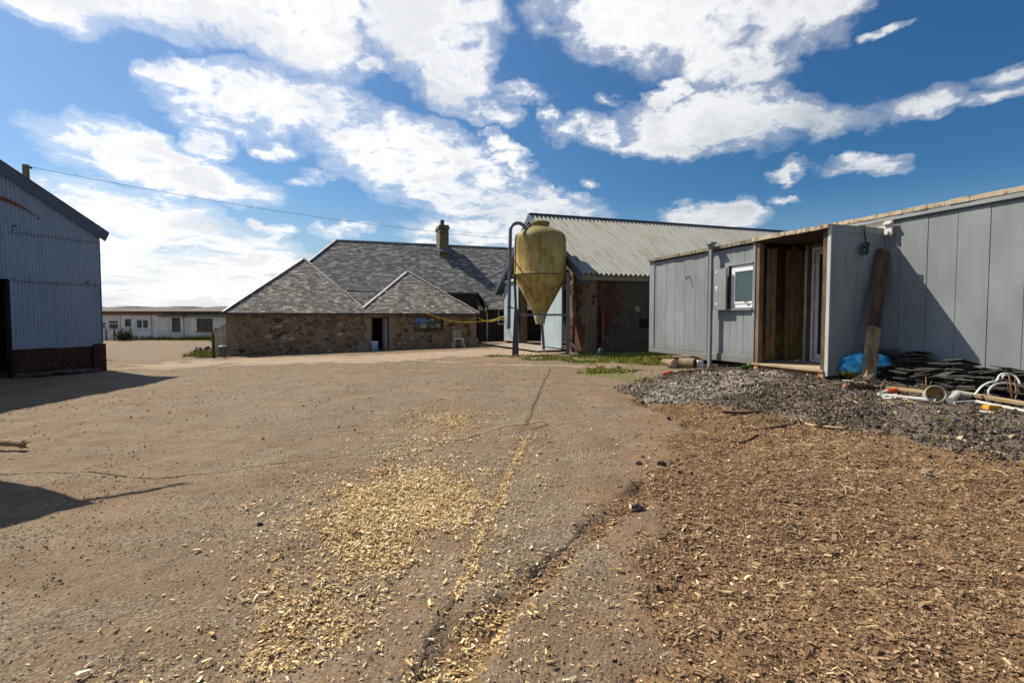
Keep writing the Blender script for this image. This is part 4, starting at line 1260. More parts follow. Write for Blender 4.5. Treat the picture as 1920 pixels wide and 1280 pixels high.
def build_cabin_large():
    u0, u1 = -3.2, 8.66
    zb2 = .42
    T = Thing('grey_cabin', 'taller grey cabin with wide flat panels and a cream peeling roof edge', 'cabin', (VB, (u0 + u1) / 2, zb2), TH)
    sh = MB(); sh.box(VB + .02, VB + 3.0, u0 + .02, 6.95, zb2, ZT2 - .12); sh.box(VB + .35, VB + 3.0, 6.95, u1 - .02, zb2, ZT2 - .12); sh.box(VB + .02, VB + .35, 6.95, u1 - .02, ZT - .05, ZT2 - .12)
    T.part('shell', sh, M['cabin_dark'])
    e = [6.93] + [uAt(p, VB) for p in (1683, 1734, 1789, 1850, 1917)]
    while e[-1] > u0: e.append(e[-1] - .46)
    b = MB()
    for k in range(len(e) - 1): b.box(VB - .006 * (k % 2) * .5, VB + .018, e[k + 1] + .004, e[k] - .003, zb2 + .02, ZT2 - .19)
    T.part('wall_boards', b, M['cabin'], bevel=.004)
    b = MB(); n = 190; L = u1 - u0
    cuts = sorted([0, 1] + [random.random() for _ in range(n - 1)]); j = 0
    for k in range(n):
        a = u0 - .05 + (L + .05) * cuts[k]; bb = u0 - .05 + (L + .05) * cuts[k + 1]; j = j * .75 + random.uniform(-.006, .006)
        b.box(VB - .055 - random.uniform(0, .012), VB + 3.05, a, bb, ZT2 - .075, ZT2 + j)
    T.part('roof', b, M['peel'])
    b = MB(); b.box(VB - .05, VB + .019, u0, u1, ZT2 - .155, ZT2 - .077); T.part('fascia', b, M['cabin_trim'], bevel=.004)
    b = MB(); b.box(VB - .003, VB + .019, 6.7, u1, ZT2 - .30, ZT2 - .157); T.part('white_board', b, M['cabin_white'])
    b = MB(); b.box(VB - .10, VB - .052, 6.66, 6.80, ZT2 - .43, ZT2 - .17); b.box(VB - .14, VB - .101, 6.70, 6.76, ZT2 - .42, ZT2 - .36); b.box(VB - .14, VB - .101, 6.66, 6.80, ZT2 - .24, ZT2 - .20)
    T.part('bracket', b, M['cabin_white'], bevel=.006)
    # door set in the wall of the porch
    z0, z1 = ZB + .06, ZT - .15
    d = MB(); d.box(VB - .01, VB + .04, uAt(1512, VB), uAt(1500, VB) + .02, z0 - .05, z1 + .06); T.part('door_lining', d, M['timber_pale'])
    d = MB(); d.box(VB - .02, VB + .03, uAt(1519, VB), uAt(1512, VB) - .002, z0 - .05, z1 + .02); d.box(VB - .02, VB + .05, 7.0, uAt(1519, VB), z1 + .0, z1 + .07); T.part('door_lining', d, M['timber_post'])
    d = MB(); a = uAt(1519, VB) - .002
    d.box(VB + .0, VB + .07, a - .045, a, z0 - .05, z1 - .005); d.box(VB + .0, VB + .07, 7.05, a - .046, z1 - .07, z1 - .005); d.box(VB + .0, VB + .07, 7.0, a - .046, z0 - .05, z0 - .0)
    T.part('door_frame', d, M['upvc'], bevel=.004)
    d = MB(); a2 = a - .09
    d.box(VB + .01, VB + .06, a2 - .07, a2, z0 + .01, z1 - .08); d.box(VB + .01, VB + .06, 7.1, 7.2, z0 + .01, z1 - .08); d.box(VB + .01, VB + .06, 7.2, a2 - .07, z1 - .16, z1 - .08); d.box(VB + .01, VB + .06, 7.2, a2 - .07, z0 + .01, z0 + .12)
    do = T.part('door', d, M['upvc'], bevel=.004)
    d = MB(); d.box(VB + .03, VB + .04, 7.2, a2 - .07, z0 + .12, z1 - .16); T.part('pane', d, M['glass'], do)
    for zz in (z0 + .35, (z0 + z1) / 2, z1 - .4):
        d = MB(); d.tube([(VB - .012, a - .067, zz - .05), (VB - .012, a - .085, zz + .05)], .018, 8); T.part('hinge', d, M['upvc'], do)
    d = MB(); d.box(VB - .02, VB + .01, a2 - .30, a2 - .28, z0 + .25, z0 + .42); T.part('handle', d, M['white'], do)


M['glass_green'] = m_glass('greenish window glass', (.045, .075, .075), .08)
M['timber_orange'] = m_noise('raw orange timber', (.40, .17, .07), (.55, .27, .12), 5, .8)
M['edge_pale'] = m_paint('pale panel edge', (.50, .54, .52), .6, .3, (.25, .13, .06))
M['cabin_trim'] = m_paint('grey trim', (.28, .30, .31), .5, .3, (.25, .14, .08))
build_cabin_small()
build_cabin_large()

# post with a plate on top, in front of the small cabin
T = Thing('steel_post', 'square grey steel post with a flat top plate before the cabin window', 'post', (8.12, 12.0 - .02, .3), TH)
pu = (F_PX * 8.12 / (CT * (1331 - 642.0)) - 8.12 * ST) / CT
zt_ = ZT + .04
m_ = MB(); m_.box(8.09, 8.155, pu - .045, pu + .045, .25, zt_); T.part('shaft', m_, M['cabin_dark'], bevel=.006)  # darker than the cabin grey: the post's shade put into its colour
m_ = MB(); m_.box(8.02, 8.18, pu - .11, pu + .12, zt_, zt_ + .05); m_.box(8.10, 8.14, pu - .1, pu + .1, zt_ - .06, zt_ - .001); T.part('top_plate', m_, M['cabin'])

# rope knotted over the porch panel
m_ = MB(); pv, pu = VA + .72, 6.86
m_.tube([(pv, pu + .05, ZT + .03), (pv, pu - .04, ZT + .02), (pv + .01, pu - .045, ZT - .12), (pv + .04, pu - .05, ZT - .28)], .014, 8)
lp = [(pv + .03 + .09 * math.sin(a) - .05 * (1 - math.cos(a)), pu - .06, ZT - .40 + .11 * math.cos(a)) for a in np.linspace(0, 2 * math.pi, 18)]
m_.tube(lp, .016, 8)
lp = [(pv - .0 + .07 * math.sin(a), pu - .075, ZT - .42 + .08 * math.cos(a)) for a in np.linspace(0.4, 2 * math.pi, 16)]
m_.tube(lp, .015, 8)
m_.tube([(pv + .05, pu - .07, ZT - .30), (pv + .075, pu - .08, ZT - .33), (pv + .04, pu - .08, ZT - .36), (pv + .0, pu - .075, ZT - .38)], .028, 8)
M['rope'] = m_noise('dark green rope', (.012, .035, .035), (.03, .08, .07), 40, .9, .6, 90)
single('rope', m_, M['rope'], 'dark green knotted rope hanging in a loop on the porch side panel', 'rope', ang=TH, smooth=True)


# ------------------------------------------------------------------ left barn (frame BH)
def build_left_barn():
    WX, YC = -16.42, 9.47
    T = Thing('corrugated_barn', 'tall blue grey corrugated iron barn on a red brick base', 'barn', (WX, YC, 0), BH)
    EZ, sl, ridge = 4.03, .585, YC - 7.0
    top = lambda y: EZ + (YC - y) * sl if y > ridge else EZ + (y - (ridge - 7.0)) * sl
    def sheet(y0, y1, zlo, zhi_f, off=0.0, ragged=0.0):
        n = int((y1 - y0) / .0127); ys = np.linspace(y0, y1, n)
        mb = MB(); V = []
        for y_ in ys:
            x = WX + .017 * math.sin(2 * math.pi * y_ / .076) + off
            zt = zhi_f(y_); zl = zlo - (ragged * (vn1(y_ * 2.1) - .3) if ragged else 0)
            V.append((x, y_, zl)); V.append((x + .003 * vn1(y_ * 5), y_, (zl + zt) / 2)); V.append((x, y_, zt))
        F_ = []
        for i in range(n - 1):
            F_ += [(3 * i, 3 * i + 3, 3 * i + 4, 3 * i + 1), (3 * i + 1, 3 * i + 4, 3 * i + 5, 3 * i + 2)]
        mb.add(V, F_, random.random())
        return mb
    def vn1(t): return float(vnoise(np.array([t + 50.]), np.array([3.3]))[0])
    T.part('wall_sheeting', sheet(7.42, YC, 3.68, lambda y: top(y) - .05, .012), M['corr_blue'], fix=False)
    T.part('wall_sheeting', sheet(7.40, YC, 2.46, lambda y: 3.72, .0), M['corr_blue'], fix=False)
    T.part('wall_sheeting', sheet(7.43, YC, .74, lambda y: 2.50, -.012, .05), M['corr_blue'], fix=False)
    T.part('wall_sheeting', sheet(3.0, 7.42, 2.5, lambda y: top(y) - .05, .002), M['corr_blue'], fix=False)
    T.part('wall_sheeting', sheet(-4.4, 3.0, 0.0, lambda y: top(y) - .05, .002), M['corr_blue'], fix=False)
    m = MB(); m.box(WX - .28, WX - .03, 7.44, YC - .28, -.1, .80); T.part('brick_base', m, M['brick_dark'])
    m = MB(); m.box(WX - .30, WX + .06, YC - .26, YC + .06, -.1, .79); T.part('brick_pier', m, M['brick_dark'], bevel=.01)
    m = MB(); m.box(WX - .2, WX - .05, 7.38, 7.44, 0, 2.5); T.part('door_jamb', m, M['dark'])  # jamb coloured black to merge with the doorway's shade
    m = MB(); m.box(WX - 3.0, WX - 2.9, -4, YC - .2, 0, 4); T.part('unlit_backing_screen', m, M['dark'])  # added black sheet that makes the doorway read as deep shade
    m = MB(); m.box(WX - 24, WX - .1, YC - .14, YC - .02, .7, EZ - .1); m.box(WX - 24, WX - .1, YC - .2, YC, -.1, .7); m.box(WX - 24, WX - .1, -4.4, -4.3, -.1, EZ - .1); m.box(WX - 24, WX - 23.9, -4.3, YC - .2, -.1, EZ)
    T.part('rear_walls', m, M['verge_blue'])
    # roof
    r = MB(); X0, X1 = WX + .10, WX - 24.2; ey = YC + .16; ez = EZ - .16 * sl; rz = EZ + 7.0 * sl
    r.prism([(X0, ey, ez), (X0, ridge, rz), (X1, ridge, rz), (X1, ey, ez)], (0, 0, .05)); r.prism([(X0, ridge, rz), (X0, ridge - 7.16, ez), (X1, ridge - 7.16, ez), (X1, ridge, rz)], (0, 0, .05))
    T.part('roof', r, M['corr_blue'])
    v = MB()
    v.prism([(WX + .10, ey + .05, ez + .04), (WX + .10, ridge, rz + .08), (WX + .10, ridge, rz - .19), (WX + .10, ey - .06, ez - .20)], (.02, 0, 0))
    v.prism([(WX + .12, ey + .05, ez + .06), (WX + .12, ridge, rz + .10), (WX - .1, ridge, rz + .10), (WX - .1, ey + .05, ez + .06)], (0, 0, .015))
    T.part('verge_flashing', v, M['verge_blue'])
    s = MB(); s.tube([(WX + .05, 7.1, 4.53), (WX + .045, 7.45, 4.45), (WX + .04, 7.75, 4.33), (WX + .03, 8.02, 4.17)], [.045, .04, .022, .008], 6); T.part('rusty_strip', s, M['rust'], label='torn strip of orange rust')
    s = MB(); s.tube([(WX + .02, 8.04, 4.14), (WX + .05, 8.06, 4.12)], .02, 6); s.tube([(WX + .02, 7.52, 3.82), (WX + .06, 7.55, 3.86)], .02, 6); s.tube([(WX + .02, 9.1, 2.55), (WX + .05, 9.14, 2.52)], .03, 6); T.part('bolt', s, M['steel_dark'])
    for zz, ya in ((2.463, 7.43), (3.683, 7.43)):
        s = MB(); s.box(WX + .012, WX + .0165, ya, YC, zz - .010, zz); T.part('lap_shade_strip', s, M['near_black'])  # dark strip painting the shadow line under each sheet lap
        for k in range(7):
            s = MB(); yy = 7.50 + k * .30; s.tube([(WX + .012, yy, zz + .045), (WX + .034, yy, zz + .045)], .013, 7); T.part('roofing_bolt', s, M['steel_dark'])
    s = MB(); s.box(WX - .015, WX + .015, YC - .02, YC + .015, .8, EZ - .05); T.part('corner_trim', s, M['verge_blue'])


build_left_barn()

# the shed outside the frame on the left whose corner throws the near shadow
T = Thing('lean_to_shed', 'corrugated lean-to shed just outside the view at the left', 'shed', (-9.3, 0.5, 0), BH)
SX, SY, SH = -7.32, 3.02, 3.0
m_ = MB(); m_.box(SX - 4.2, SX - .25, SY - .25 - .06, SY - .25, -.1, SH - .12); m_.box(SX - .31, SX - .25, SY - 7, SY - .32, -.1, SH - .12)
m_.box(SX - 4.2, SX - 4.14, SY - 7, SY - .32, -.1, SH - .12); m_.box(SX - 4.13, SX - .32, SY - 7, SY - 6.94, -.1, SH - .12)
T.part('wall', m_, M['corr_blue'])
m_ = MB(); m_.box(SX - 4.4, SX, SY - 7.2, SY, SH - .1, SH); T.part('roof', m_, M['verge_blue'])
m_ = MB(); pa = w2fr(-5.84, 5.5, BH); pb = w2fr(-7.10, 6.96, BH); m_.tube([(pa[0] - .1, pa[1] - .1, SH - .05), (pb[0], pb[1], 5.3)], .035, 8); T.part('leaning_pole', m_, M['steel_dark'])

# debris at the foot of the brick base: individual broken sheets
M['debris'] = m_noise('grimy broken sheet', (.05, .046, .042), (.13, .12, .105), 6, .85, .6, 30)
for k in range(16):
    yy = 7.3 + 2.0 * random.random(); xx = -16.25 + .35 * random.random()
    if k == 3: xx, yy = -16.1, 8.95
    X, Y = fr2w(xx, yy, BH); z = hz(X, Y)
    n = random.randint(4, 6); L = random.uniform(.10, .28)
    pts = [(X + L * random.uniform(.7, 1.1) * math.cos(a), Y + L * .7 * random.uniform(.6, 1.1) * math.sin(a), z + .02 + .08 * random.random() + .05 * math.sin(a * 1.3)) for a in [2 * math.pi * i / n for i in range(n)]]
    m_ = MB(); m_.prism(pts, (0, 0, .012))
    single('broken_sheet', m_, M['debris'], 'grimy broken sheet piece lying against the brick base of the blue barn', 'debris', group='broken pieces at the foot of the blue barn')
m_ = MB()
a_ = fr2w(-16.05, 7.6, BH); b_ = fr2w(-15.98, 8.25, BH)
m_.beam((a_[0], a_[1], .06), (b_[0], b_[1], .16), .04, .03)
single('stick', m_, M['timber_post'], 'brown stick leaning in the shade at the foot of the blue barn', 'stick')

# poles and overhead cable
M['pole'] = m_wood('creosoted pole', (.12, .105, .055), (.24, .21, .12), 'z')
P1 = at(48, 309, 22.0)
T = Thing('utility_pole', 'wooden utility pole rising behind the blue corrugated barn', 'pole', (P1[0], P1[1], 0))
m_ = MB(); m_.tube([(P1[0], P1[1], -.2), (P1[0], P1[1], P1[2])], [.15, .115], 14); T.part('pole', m_, M['pole'], smooth=True)
m_ = MB(); m_.tube([(P1[0] + .11, P1[1], P1[2] - .12), (P1[0] + .22, P1[1], P1[2] - .14)], .025, 8); m_.lathe([(0, -.05), (.04, -.05), (.05, 0), (.03, .05), (0, .06)], (P1[0] + .22, P1[1], P1[2] - .12), 12); m_.tube([(P1[0] + .12, P1[1], P1[2] - .3), (P1[0] + .12, P1[1], P1[2] - .8)], .018, 6)
T.part('insulator', m_, M['steel_dark'], smooth=True)
P2 = at(1075, 455, 36.0)
T = Thing('utility_pole', 'wooden utility pole hidden behind the tin roofed barn', 'pole', (P2[0], P2[1], .2))
m_ = MB(); m_.tube([(P2[0], P2[1], 0), (P2[0], P2[1], P2[2])], [.14, .11], 12); T.part('pole', m_, M['pole'], smooth=True)
A_, B_ = Vector((P1[0] + .24, P1[1], P1[2] - .10)), Vector(P2)
pts = []
for k in range(41):
    t_ = k / 40; p = A_.lerp(B_, t_); p.z -= 4 * .55 * t_ * (1 - t_); pts.append(p)
m_ = MB(); m_.tube(pts, .009, 6)
single('overhead_cable', m_, M['steel_dark'], 'thin black overhead cable sagging across the sky to the barn', 'cable', base=tuple(A_))


# ------------------------------------------------------------------ long white building far left (world frame)
def build_white():
    Y = 44.6; zg = -.32
    X = lambda px: (px - 960) / F_PX * Y
    Z = lambda py: EYE + (HOR - py) / F_PX * Y
    x0, x1 = -46.0, -20.5
    T = Thing('white_outbuilding', 'long low dirty white outbuilding with a shallow brown roof, far left', 'outbuilding', ((x0 + x1) / 2, Y, zg))
    wins = [(187.5, 199, 603, 616), (203, 222.5, 600, 617.5), (234.5, 246, 598, 612.5), (255, 278.5, 598.5, 616.5), (322.5, 338.5, 595.5, 620.5), (369, 399.5, 596.5, 621)]
    W = [(X(a), X(b), Z(d), Z(c)) for a, b, c, d in wins]
    mb = MB(); xs = x0
    for (a, b, z0, z1) in W:
        mb.box(xs, a, Y, Y + .25, zg - .3, 1.95); mb.box(a, b, Y, Y + .25, zg - .3, z0); mb.box(a, b, Y, Y + .25, z1, 1.95); xs = b
    mb.box(xs, x1, Y, Y + .25, zg - .3, 1.95); mb.box(x0, x0 + .25, Y + .25, Y + 7, zg - .3, 1.95); mb.box(x1 - .25, x1, Y + .25, Y + 7, zg - .3, 1.95); mb.box(x0 + .25, x1 - .25, Y + 6.8, Y + 7, zg - .3, 1.95)
    T.part('wall', mb, M['white_wall'])
    s = MB()
    for px in (226, 285, 345): s = MB(); s.box(X(px) - .02, X(px) + .02, Y - .015, Y - .002, zg, 1.95); T.part('panel_seam', s, M['near_black'])
    pass
    s = MB()
    for k in range(26):
        a = random.uniform(X(232), X(286)); s.box(a, a + random.uniform(.15, .5), Y - .006 - .0004 * k, Y - .002, zg, zg + random.uniform(.05, .42))
    T.part('damp_patch', s, M['damp'])
    ins = MB(); ins.box(x0 + .3, x1 - .3, Y + 1.2, Y + 1.25, zg, 1.9); T.part('unlit_backing', ins, M['dark'])  # black sheet painting in the shade behind the windows
    r = MB(); n = 40
    for k in range(n):
        a = x0 - .3 + (x1 - x0 + .6) * k / n; b = x0 - .3 + (x1 - x0 + .6) * (k + 1) / n; j = .05 * math.sin(k * .9) + random.uniform(-.02, .02)
        r.prism([(a, Y - .35, 2.12), (b, Y - .35, 2.12), (b, Y + 3.6, 2.62 + j), (a, Y + 3.6, 2.62 + j)], (0, 0, .06)); r.prism([(a, Y + 3.6, 2.62 + j), (b, Y + 3.6, 2.62 + j), (b, Y + 7.3, 2.1), (a, Y + 7.3, 2.1)], (0, 0, .06))
    T.part('roof', r, M['fibre_roof'])
    f = MB(); f.box(x0, X(311), Y - .16, Y - .003, 1.86, 2.14); T.part('fascia', f, M['fascia_brown'])
    f = MB(); f.box(X(311), x1, Y - .16, Y - .003, 1.86, 2.14); f.beam((X(300), Y - .3, 1.74), (x1, Y - .3, 1.70), .12, .10); f.box(X(345), X(350), Y - .2, Y - .003, 1.70, 1.86); T.part('gutter', f, M['steel_dark'])
    cols = ['upvc', 'upvc', 'steel_dark', 'upvc', 'wbrown', 'wbrown']
    for i, (a, b, z0, z1) in enumerate(W):
        g = .07 if cols[i] != 'steel_dark' else .05
        y0 = Y + .04
        f = MB(); f.box(a, a + g, y0, y0 + .08, z0, z1); f.box(b - g, b, y0, y0 + .08, z0, z1); f.box(a + g, b - g, y0, y0 + .08, z0, z0 + g); f.box(a + g, b - g, y0, y0 + .08, z1 - g, z1)
        if i in (3, 5): xm = (a + b) / 2; f.box(xm - .045, xm + .045, y0, y0 + .08, z0 + g, z1 - g)
        if i in (0, 1): zz = z1 - .28; f.box(a + g, b - g, y0 + .001, y0 + .08, zz - .06, zz)
        if i == 2: zz = (z0 + z1) / 2; f.box(a + g, b - g, y0 + .001, y0 + .08, zz - .02, zz + .02)
        wo2 = T.part('window', f, M[cols[i]])
        p = MB(); p.box(a + g * .9, b - g * .9, y0 + .05, y0 + .06, z0 + g * .9, z1 - g * .9); T.part('pane', p, M['board_brown'] if i == 4 else M['glass'], wo2)
        p = MB(); p.box(a - .05, b + .05, Y - .06, Y - .002, z0 - .07, z0 - .005); T.part('window_sill', p, M['wbrown'] if i > 3 else M['white'], wo2)
        if i == 3: p = MB(); p.box(a + .1, a + .35, y0 + .07, y0 + .075, z0 + .1, z1 - .1); T.part('curtain', p, M['glass_green'], wo2)


M['wbrown'] = m_noise('brown window timber', (.12, .075, .05), (.22, .15, .10), 5, .8)
M['board_brown'] = m_noise('boarded window', (.09, .075, .05), (.17, .145, .10), 4, .8)
M['damp'] = m_noise('grey damp patch', (.14, .14, .15), (.30, .29, .28), 4, .9)
build_white()


# ------------------------------------------------------------------ loose stuff on the ground
def pieces(name, P, L, W, Tk, mat, label, lift=.0, tilt=.35, rnd=None, seed=5, kind='stuff', jit=.22, taper=.5):
    r = np.random.default_rng(seed); n = len(P)
    L = np.broadcast_to(L, n); W = np.broadcast_to(W, n); Tk = np.broadcast_to(Tk, n)
    C8 = np.array([[-1, -1, -1], [1, -1, -1], [1, 1, -1], [-1, 1, -1], [-1, -1, 1], [1, -1, 1], [1, 1, 1], [-1, 1, 1]], float) * .5
    V = C8[None] * (1 + r.uniform(-jit, jit, (n, 8, 3))) + r.uniform(-jit, jit, (n, 8, 3)) * .25
    V[:, 4:, :2] *= 1 - taper * r.random((n, 1, 1)) * .6
    V[:, [1, 2, 5, 6], 1] *= (1 - taper * r.random((n, 1)))
    V *= np.stack([L, W, Tk], 1)[:, None]
    a = r.uniform(0, 2 * np.pi, n); p = r.normal(0, tilt, n); q = r.normal(0, tilt, n)
    x, y, z = V[..., 0], V[..., 1], V[..., 2]
    x, z = x * np.cos(p)[:, None] + z * np.sin(p)[:, None], -x * np.sin(p)[:, None] + z * np.cos(p)[:, None]
    y, z = y * np.cos(q)[:, None] - z * np.sin(q)[:, None], y * np.sin(q)[:, None] + z * np.cos(q)[:, None]
    x, y = x * np.cos(a)[:, None] - y * np.sin(a)[:, None], x * np.sin(a)[:, None] + y * np.cos(a)[:, None]
    gz = HF(P[:, 0], P[:, 1])
    zz = gz + Tk * .35 + np.abs(np.sin(p)) * L * .25 + lift * r.random(n)
    V = np.stack([x + P[:, :1], y + P[:, 1:2], z + zz[:, None]], -1)
    Fb = np.array([[3, 2, 1, 0], [4, 5, 6, 7], [0, 1, 5, 4], [1, 2, 6, 5], [2, 3, 7, 6], [3, 0, 4, 7]])
    F_ = (np.arange(n)[:, None, None] * 8 + Fb[None]).reshape(-1, 4)
    rr = r.random(n) if rnd is None else rnd
    b = V.reshape(-1, 3).mean(0)
    me = mesh_np(name, V.reshape(-1, 3) - b, F_, np.repeat(rr, 6), mat)
    o = bpy.data.objects.new(name, me); COL.objects.link(o); o.location = b
    o['kind'] = kind; o['label'] = label
    if kind != 'stuff': o['category'] = name.replace('_', ' ')
    return o


def scatter(n, x0, x1, y0, y1, dens, seed):
    r = np.random.default_rng(seed)
    x = r.uniform(x0, x1, n); y = r.uniform(y0, y1, n)
    keep = r.random(n) < dens(x, y)
    return np.stack([x[keep], y[keep]], 1)


C_ZONES = [(PG((700, 885), (800, 855), (900, 878), (908, 940), (860, 1000), (800, 1050), (735, 1085), (640, 1085), (590, 1040), (580, 965), (630, 915)), 1.0),
           (PG((600, 1030), (760, 1050), (735, 1120), (690, 1190), (640, 1300), (215, 1300), (320, 1240), (430, 1180), (520, 1110)), .60),
           (PG((770, 765), (895, 768), (905, 800), (870, 840), (900, 885), (730, 885), (700, 850), (780, 805)), .26),
           (PG((810, 768), (880, 772), (880, 796), (810, 800)), .6),
           (PG((880, 1085), (985, 1060), (1010, 1120), (930, 1210), (820, 1300), (740, 1300), (830, 1190)), .5),
           (PG((880, 870), (970, 870), (935, 960), (880, 1010), (850, 990)), .3)]
L_CHIP = PG((990, 820), (962, 870), (930, 945), (900, 1010), (880, 1075), (862, 1120))


def chip_density(x, y):
    n1 = fbm(x + 9, y, 3.0, 4) - .5; n2 = fbm(x, y + 30, 11, 3) - .5
    d = np.full(x.shape, .014)
    for z, k in C_ZONES:
        d = np.maximum(d, k * sstep(polysd(x, y, z) + n1 * .8 + n2 * .25, -.12, .22))
        d = np.maximum(d, k * .15 * sstep(polysd(x, y, z) + n1 * .9, -.75, .0))
    dl = linesd(x, y, L_CHIP)
    d = np.maximum(d, .9 * sstep(-dl + n2 * .10, -.06, -.01)); d = np.maximum(d, .13 * sstep(-dl + n1 * .3, -.35, 0))
    return d * (1 - .5 * sstep(n2, .05, .2) * (d < .8))


P = scatter(420000, -2.2, 1.6, 1.95, 8.2, chip_density, 11)
r_ = np.random.default_rng(12)
Ls = r_.gamma(1.9, .0058, len(P)).clip(.0025, .055)
pieces('wood_chips', P, Ls, Ls * r_.uniform(.22, .55, len(P)), np.clip(Ls * .12, .001, .006), M['chips'], 'pale fresh wood chips strewn over the tarmac', .016, .30, seed=13)


def bark_density(x, y):
    m = masks(x, y); n = fbm(x, y, 4, 4)
    return np.clip(np.maximum(m['mulch'] * (1 - m['gravel'] * .8), m['chan'] * .45) * (.22 + 1.5 * (n - .25)), 0, 1) + .006 + .05 * m['halo']


P = scatter(230000, .0, 4.9, 1.95, 4.8, bark_density, 21)
r_ = np.random.default_rng(22)
Ls = r_.gamma(1.9, .0062, len(P)).clip(.003, .07)
pieces('bark_mulch', P, Ls, Ls * r_.uniform(.15, .6, len(P)), np.clip(Ls * .11, .0008, .005), M['bark'], 'trodden brown bark mulch and wood fragments', .007, .22, seed=23)
P = scatter(170000, .6, 9.0, 4.8, 9.5, lambda x, y: bark_density(x, y) * .8, 24)
Ls = np.random.default_rng(25).gamma(2.0, .0078, len(P)).clip(.005, .07)
pieces('bark_mulch', P, Ls, Ls * .4, np.clip(Ls * .12, .001, .007), M['bark'], 'brown bark litter thinning out towards the cabins', .007, .22, seed=26)


def gravel_density(x, y):
    m = masks(x, y)
    n = fbm(x, y, 2.5, 4)
    return np.clip(m['gravel'] * (1 - .7 * m['pale']) * (.02 + 1.5 * (n - .22)) + .004, 0, 1)


P = scatter(330000, 1.8, 11.5, 3.2, 13.0, gravel_density, 31)
r_ = np.random.default_rng(32)
Ls = r_.gamma(2.3, .0060, len(P)).clip(.006, .06)
pieces('road_planings', P, Ls, Ls * r_.uniform(.6, .95, len(P)), Ls * r_.uniform(.45, .8, len(P)), M['planings'], 'dark loose road planings banked up to the cabins', .012, .6, seed=33)
P = scatter(110000, 2.0, 8.0, 8.0, 14.0, lambda x, y: masks(x, y)['pale'] * (.02 + .75 * sstep(fbm(x, y, 5, 4), .38, .62)), 34)
r_ = np.random.default_rng(35)
Ls = r_.gamma(3, .0055, len(P)).clip(.008, .045)
pieces('limestone_chippings', P, Ls, Ls * .8, Ls * .6, M['limestone'], 'pale stone chippings spread below the porch', .01, .6, seed=36)

def grit_density(x, y):
    m = masks(x, y)
    return (.35 + .65 * sstep(fbm(x, y, 1.4, 4), .42, .6)) * (1 - m['mulch'] * .9)


P = scatter(34000, -4.2, 2.2, 1.95, 5.2, grit_density, 41)
r_ = np.random.default_rng(42); Ls = r_.gamma(2.2, .0024, len(P)).clip(.002, .020)
pieces('grit', P, Ls, Ls * .8, Ls * .35, M['grit'], 'fine loose grit on the worn tarmac', 0, .5, seed=43)
P = scatter(26000, -13, 5, 5.2, 16, lambda x, y: grit_density(x, y) * np.clip(12 / y, .2, 1), 44)
r_ = np.random.default_rng(45); Ls = r_.gamma(2.0, .0050, len(P)).clip(.005, .035)
pieces('grit', P, Ls, Ls * .8, Ls * .28, M['grit'], 'coarser loose stones across the far part of the yard', 0, .5, seed=46)


# straw strands: bent thin ribbons
def straws(name, P, L, mat, label, seed, wd=.004, rise=.0):
    r = np.random.default_rng(seed); n = len(P)
    a = r.uniform(0, 2 * np.pi, n); c = r.normal(0, .5, n)
    ks = np.linspace(-.5, .5, 5)
    V = []
    for k, s_ in enumerate(ks):
        aa = a + c * s_
        px = P[:, 0] + L * s_ * np.cos(aa); py = P[:, 1] + L * s_ * np.sin(aa)
        pz = HF(px, py) + .010 + rise * (1 - (2 * s_) ** 2) * r.random(n)
        nx, ny = -np.sin(aa) * wd / 2, np.cos(aa) * wd / 2
        V += [np.stack([px - nx, py - ny, pz], 1), np.stack([px + nx, py + ny, pz + .002], 1)]
    V = np.stack(V, 1)
    Fb = np.array([[2 * k, 2 * k + 1, 2 * k + 3, 2 * k + 2] for k in range(4)])
    F_ = (np.arange(n)[:, None, None] * 10 + Fb[None]).reshape(-1, 4)
    b = V.reshape(-1, 3).mean(0)
    o = bpy.data.objects.new(name, mesh_np(name, V.reshape(-1, 3) - b, F_, np.repeat(r.random(n), 4), mat)); COL.objects.link(o)
    o.location = b; o['kind'] = 'stuff'; o['label'] = label
    return o


ZS = PG((1320, 805), (1500, 790), (1640, 820), (1800, 880), (1700, 905), (1480, 860), (1340, 840))
ZS2 = PG((1555, 920), (1660, 925), (1690, 990), (1560, 1010))
ZS3 = PG((1660, 752), (1720, 750), (1720, 762), (1650, 762))
P = scatter(16000, 1.2, 7.5, 2.1, 8.5, lambda x, y: np.maximum(np.maximum(.16 * sstep(polysd(x, y, ZS) + fbm(x, y, 3, 3) - .5, -.2, .2), .16 * sstep(polysd(x, y, ZS2) + .4 * (fbm(x, y, 4, 3) - .5), -.15, .1)), np.maximum(.6 * sstep(polysd(x, y, ZS3), -.1, .05), .018 * masks(x, y)['mulch'])), 51)
r_ = np.random.default_rng(52)
straws('straw', P, r_.gamma(3, .035, len(P)).clip(.03, .3), M['straw'], 'dry straw scattered over the mulch', 53, .004, .02)


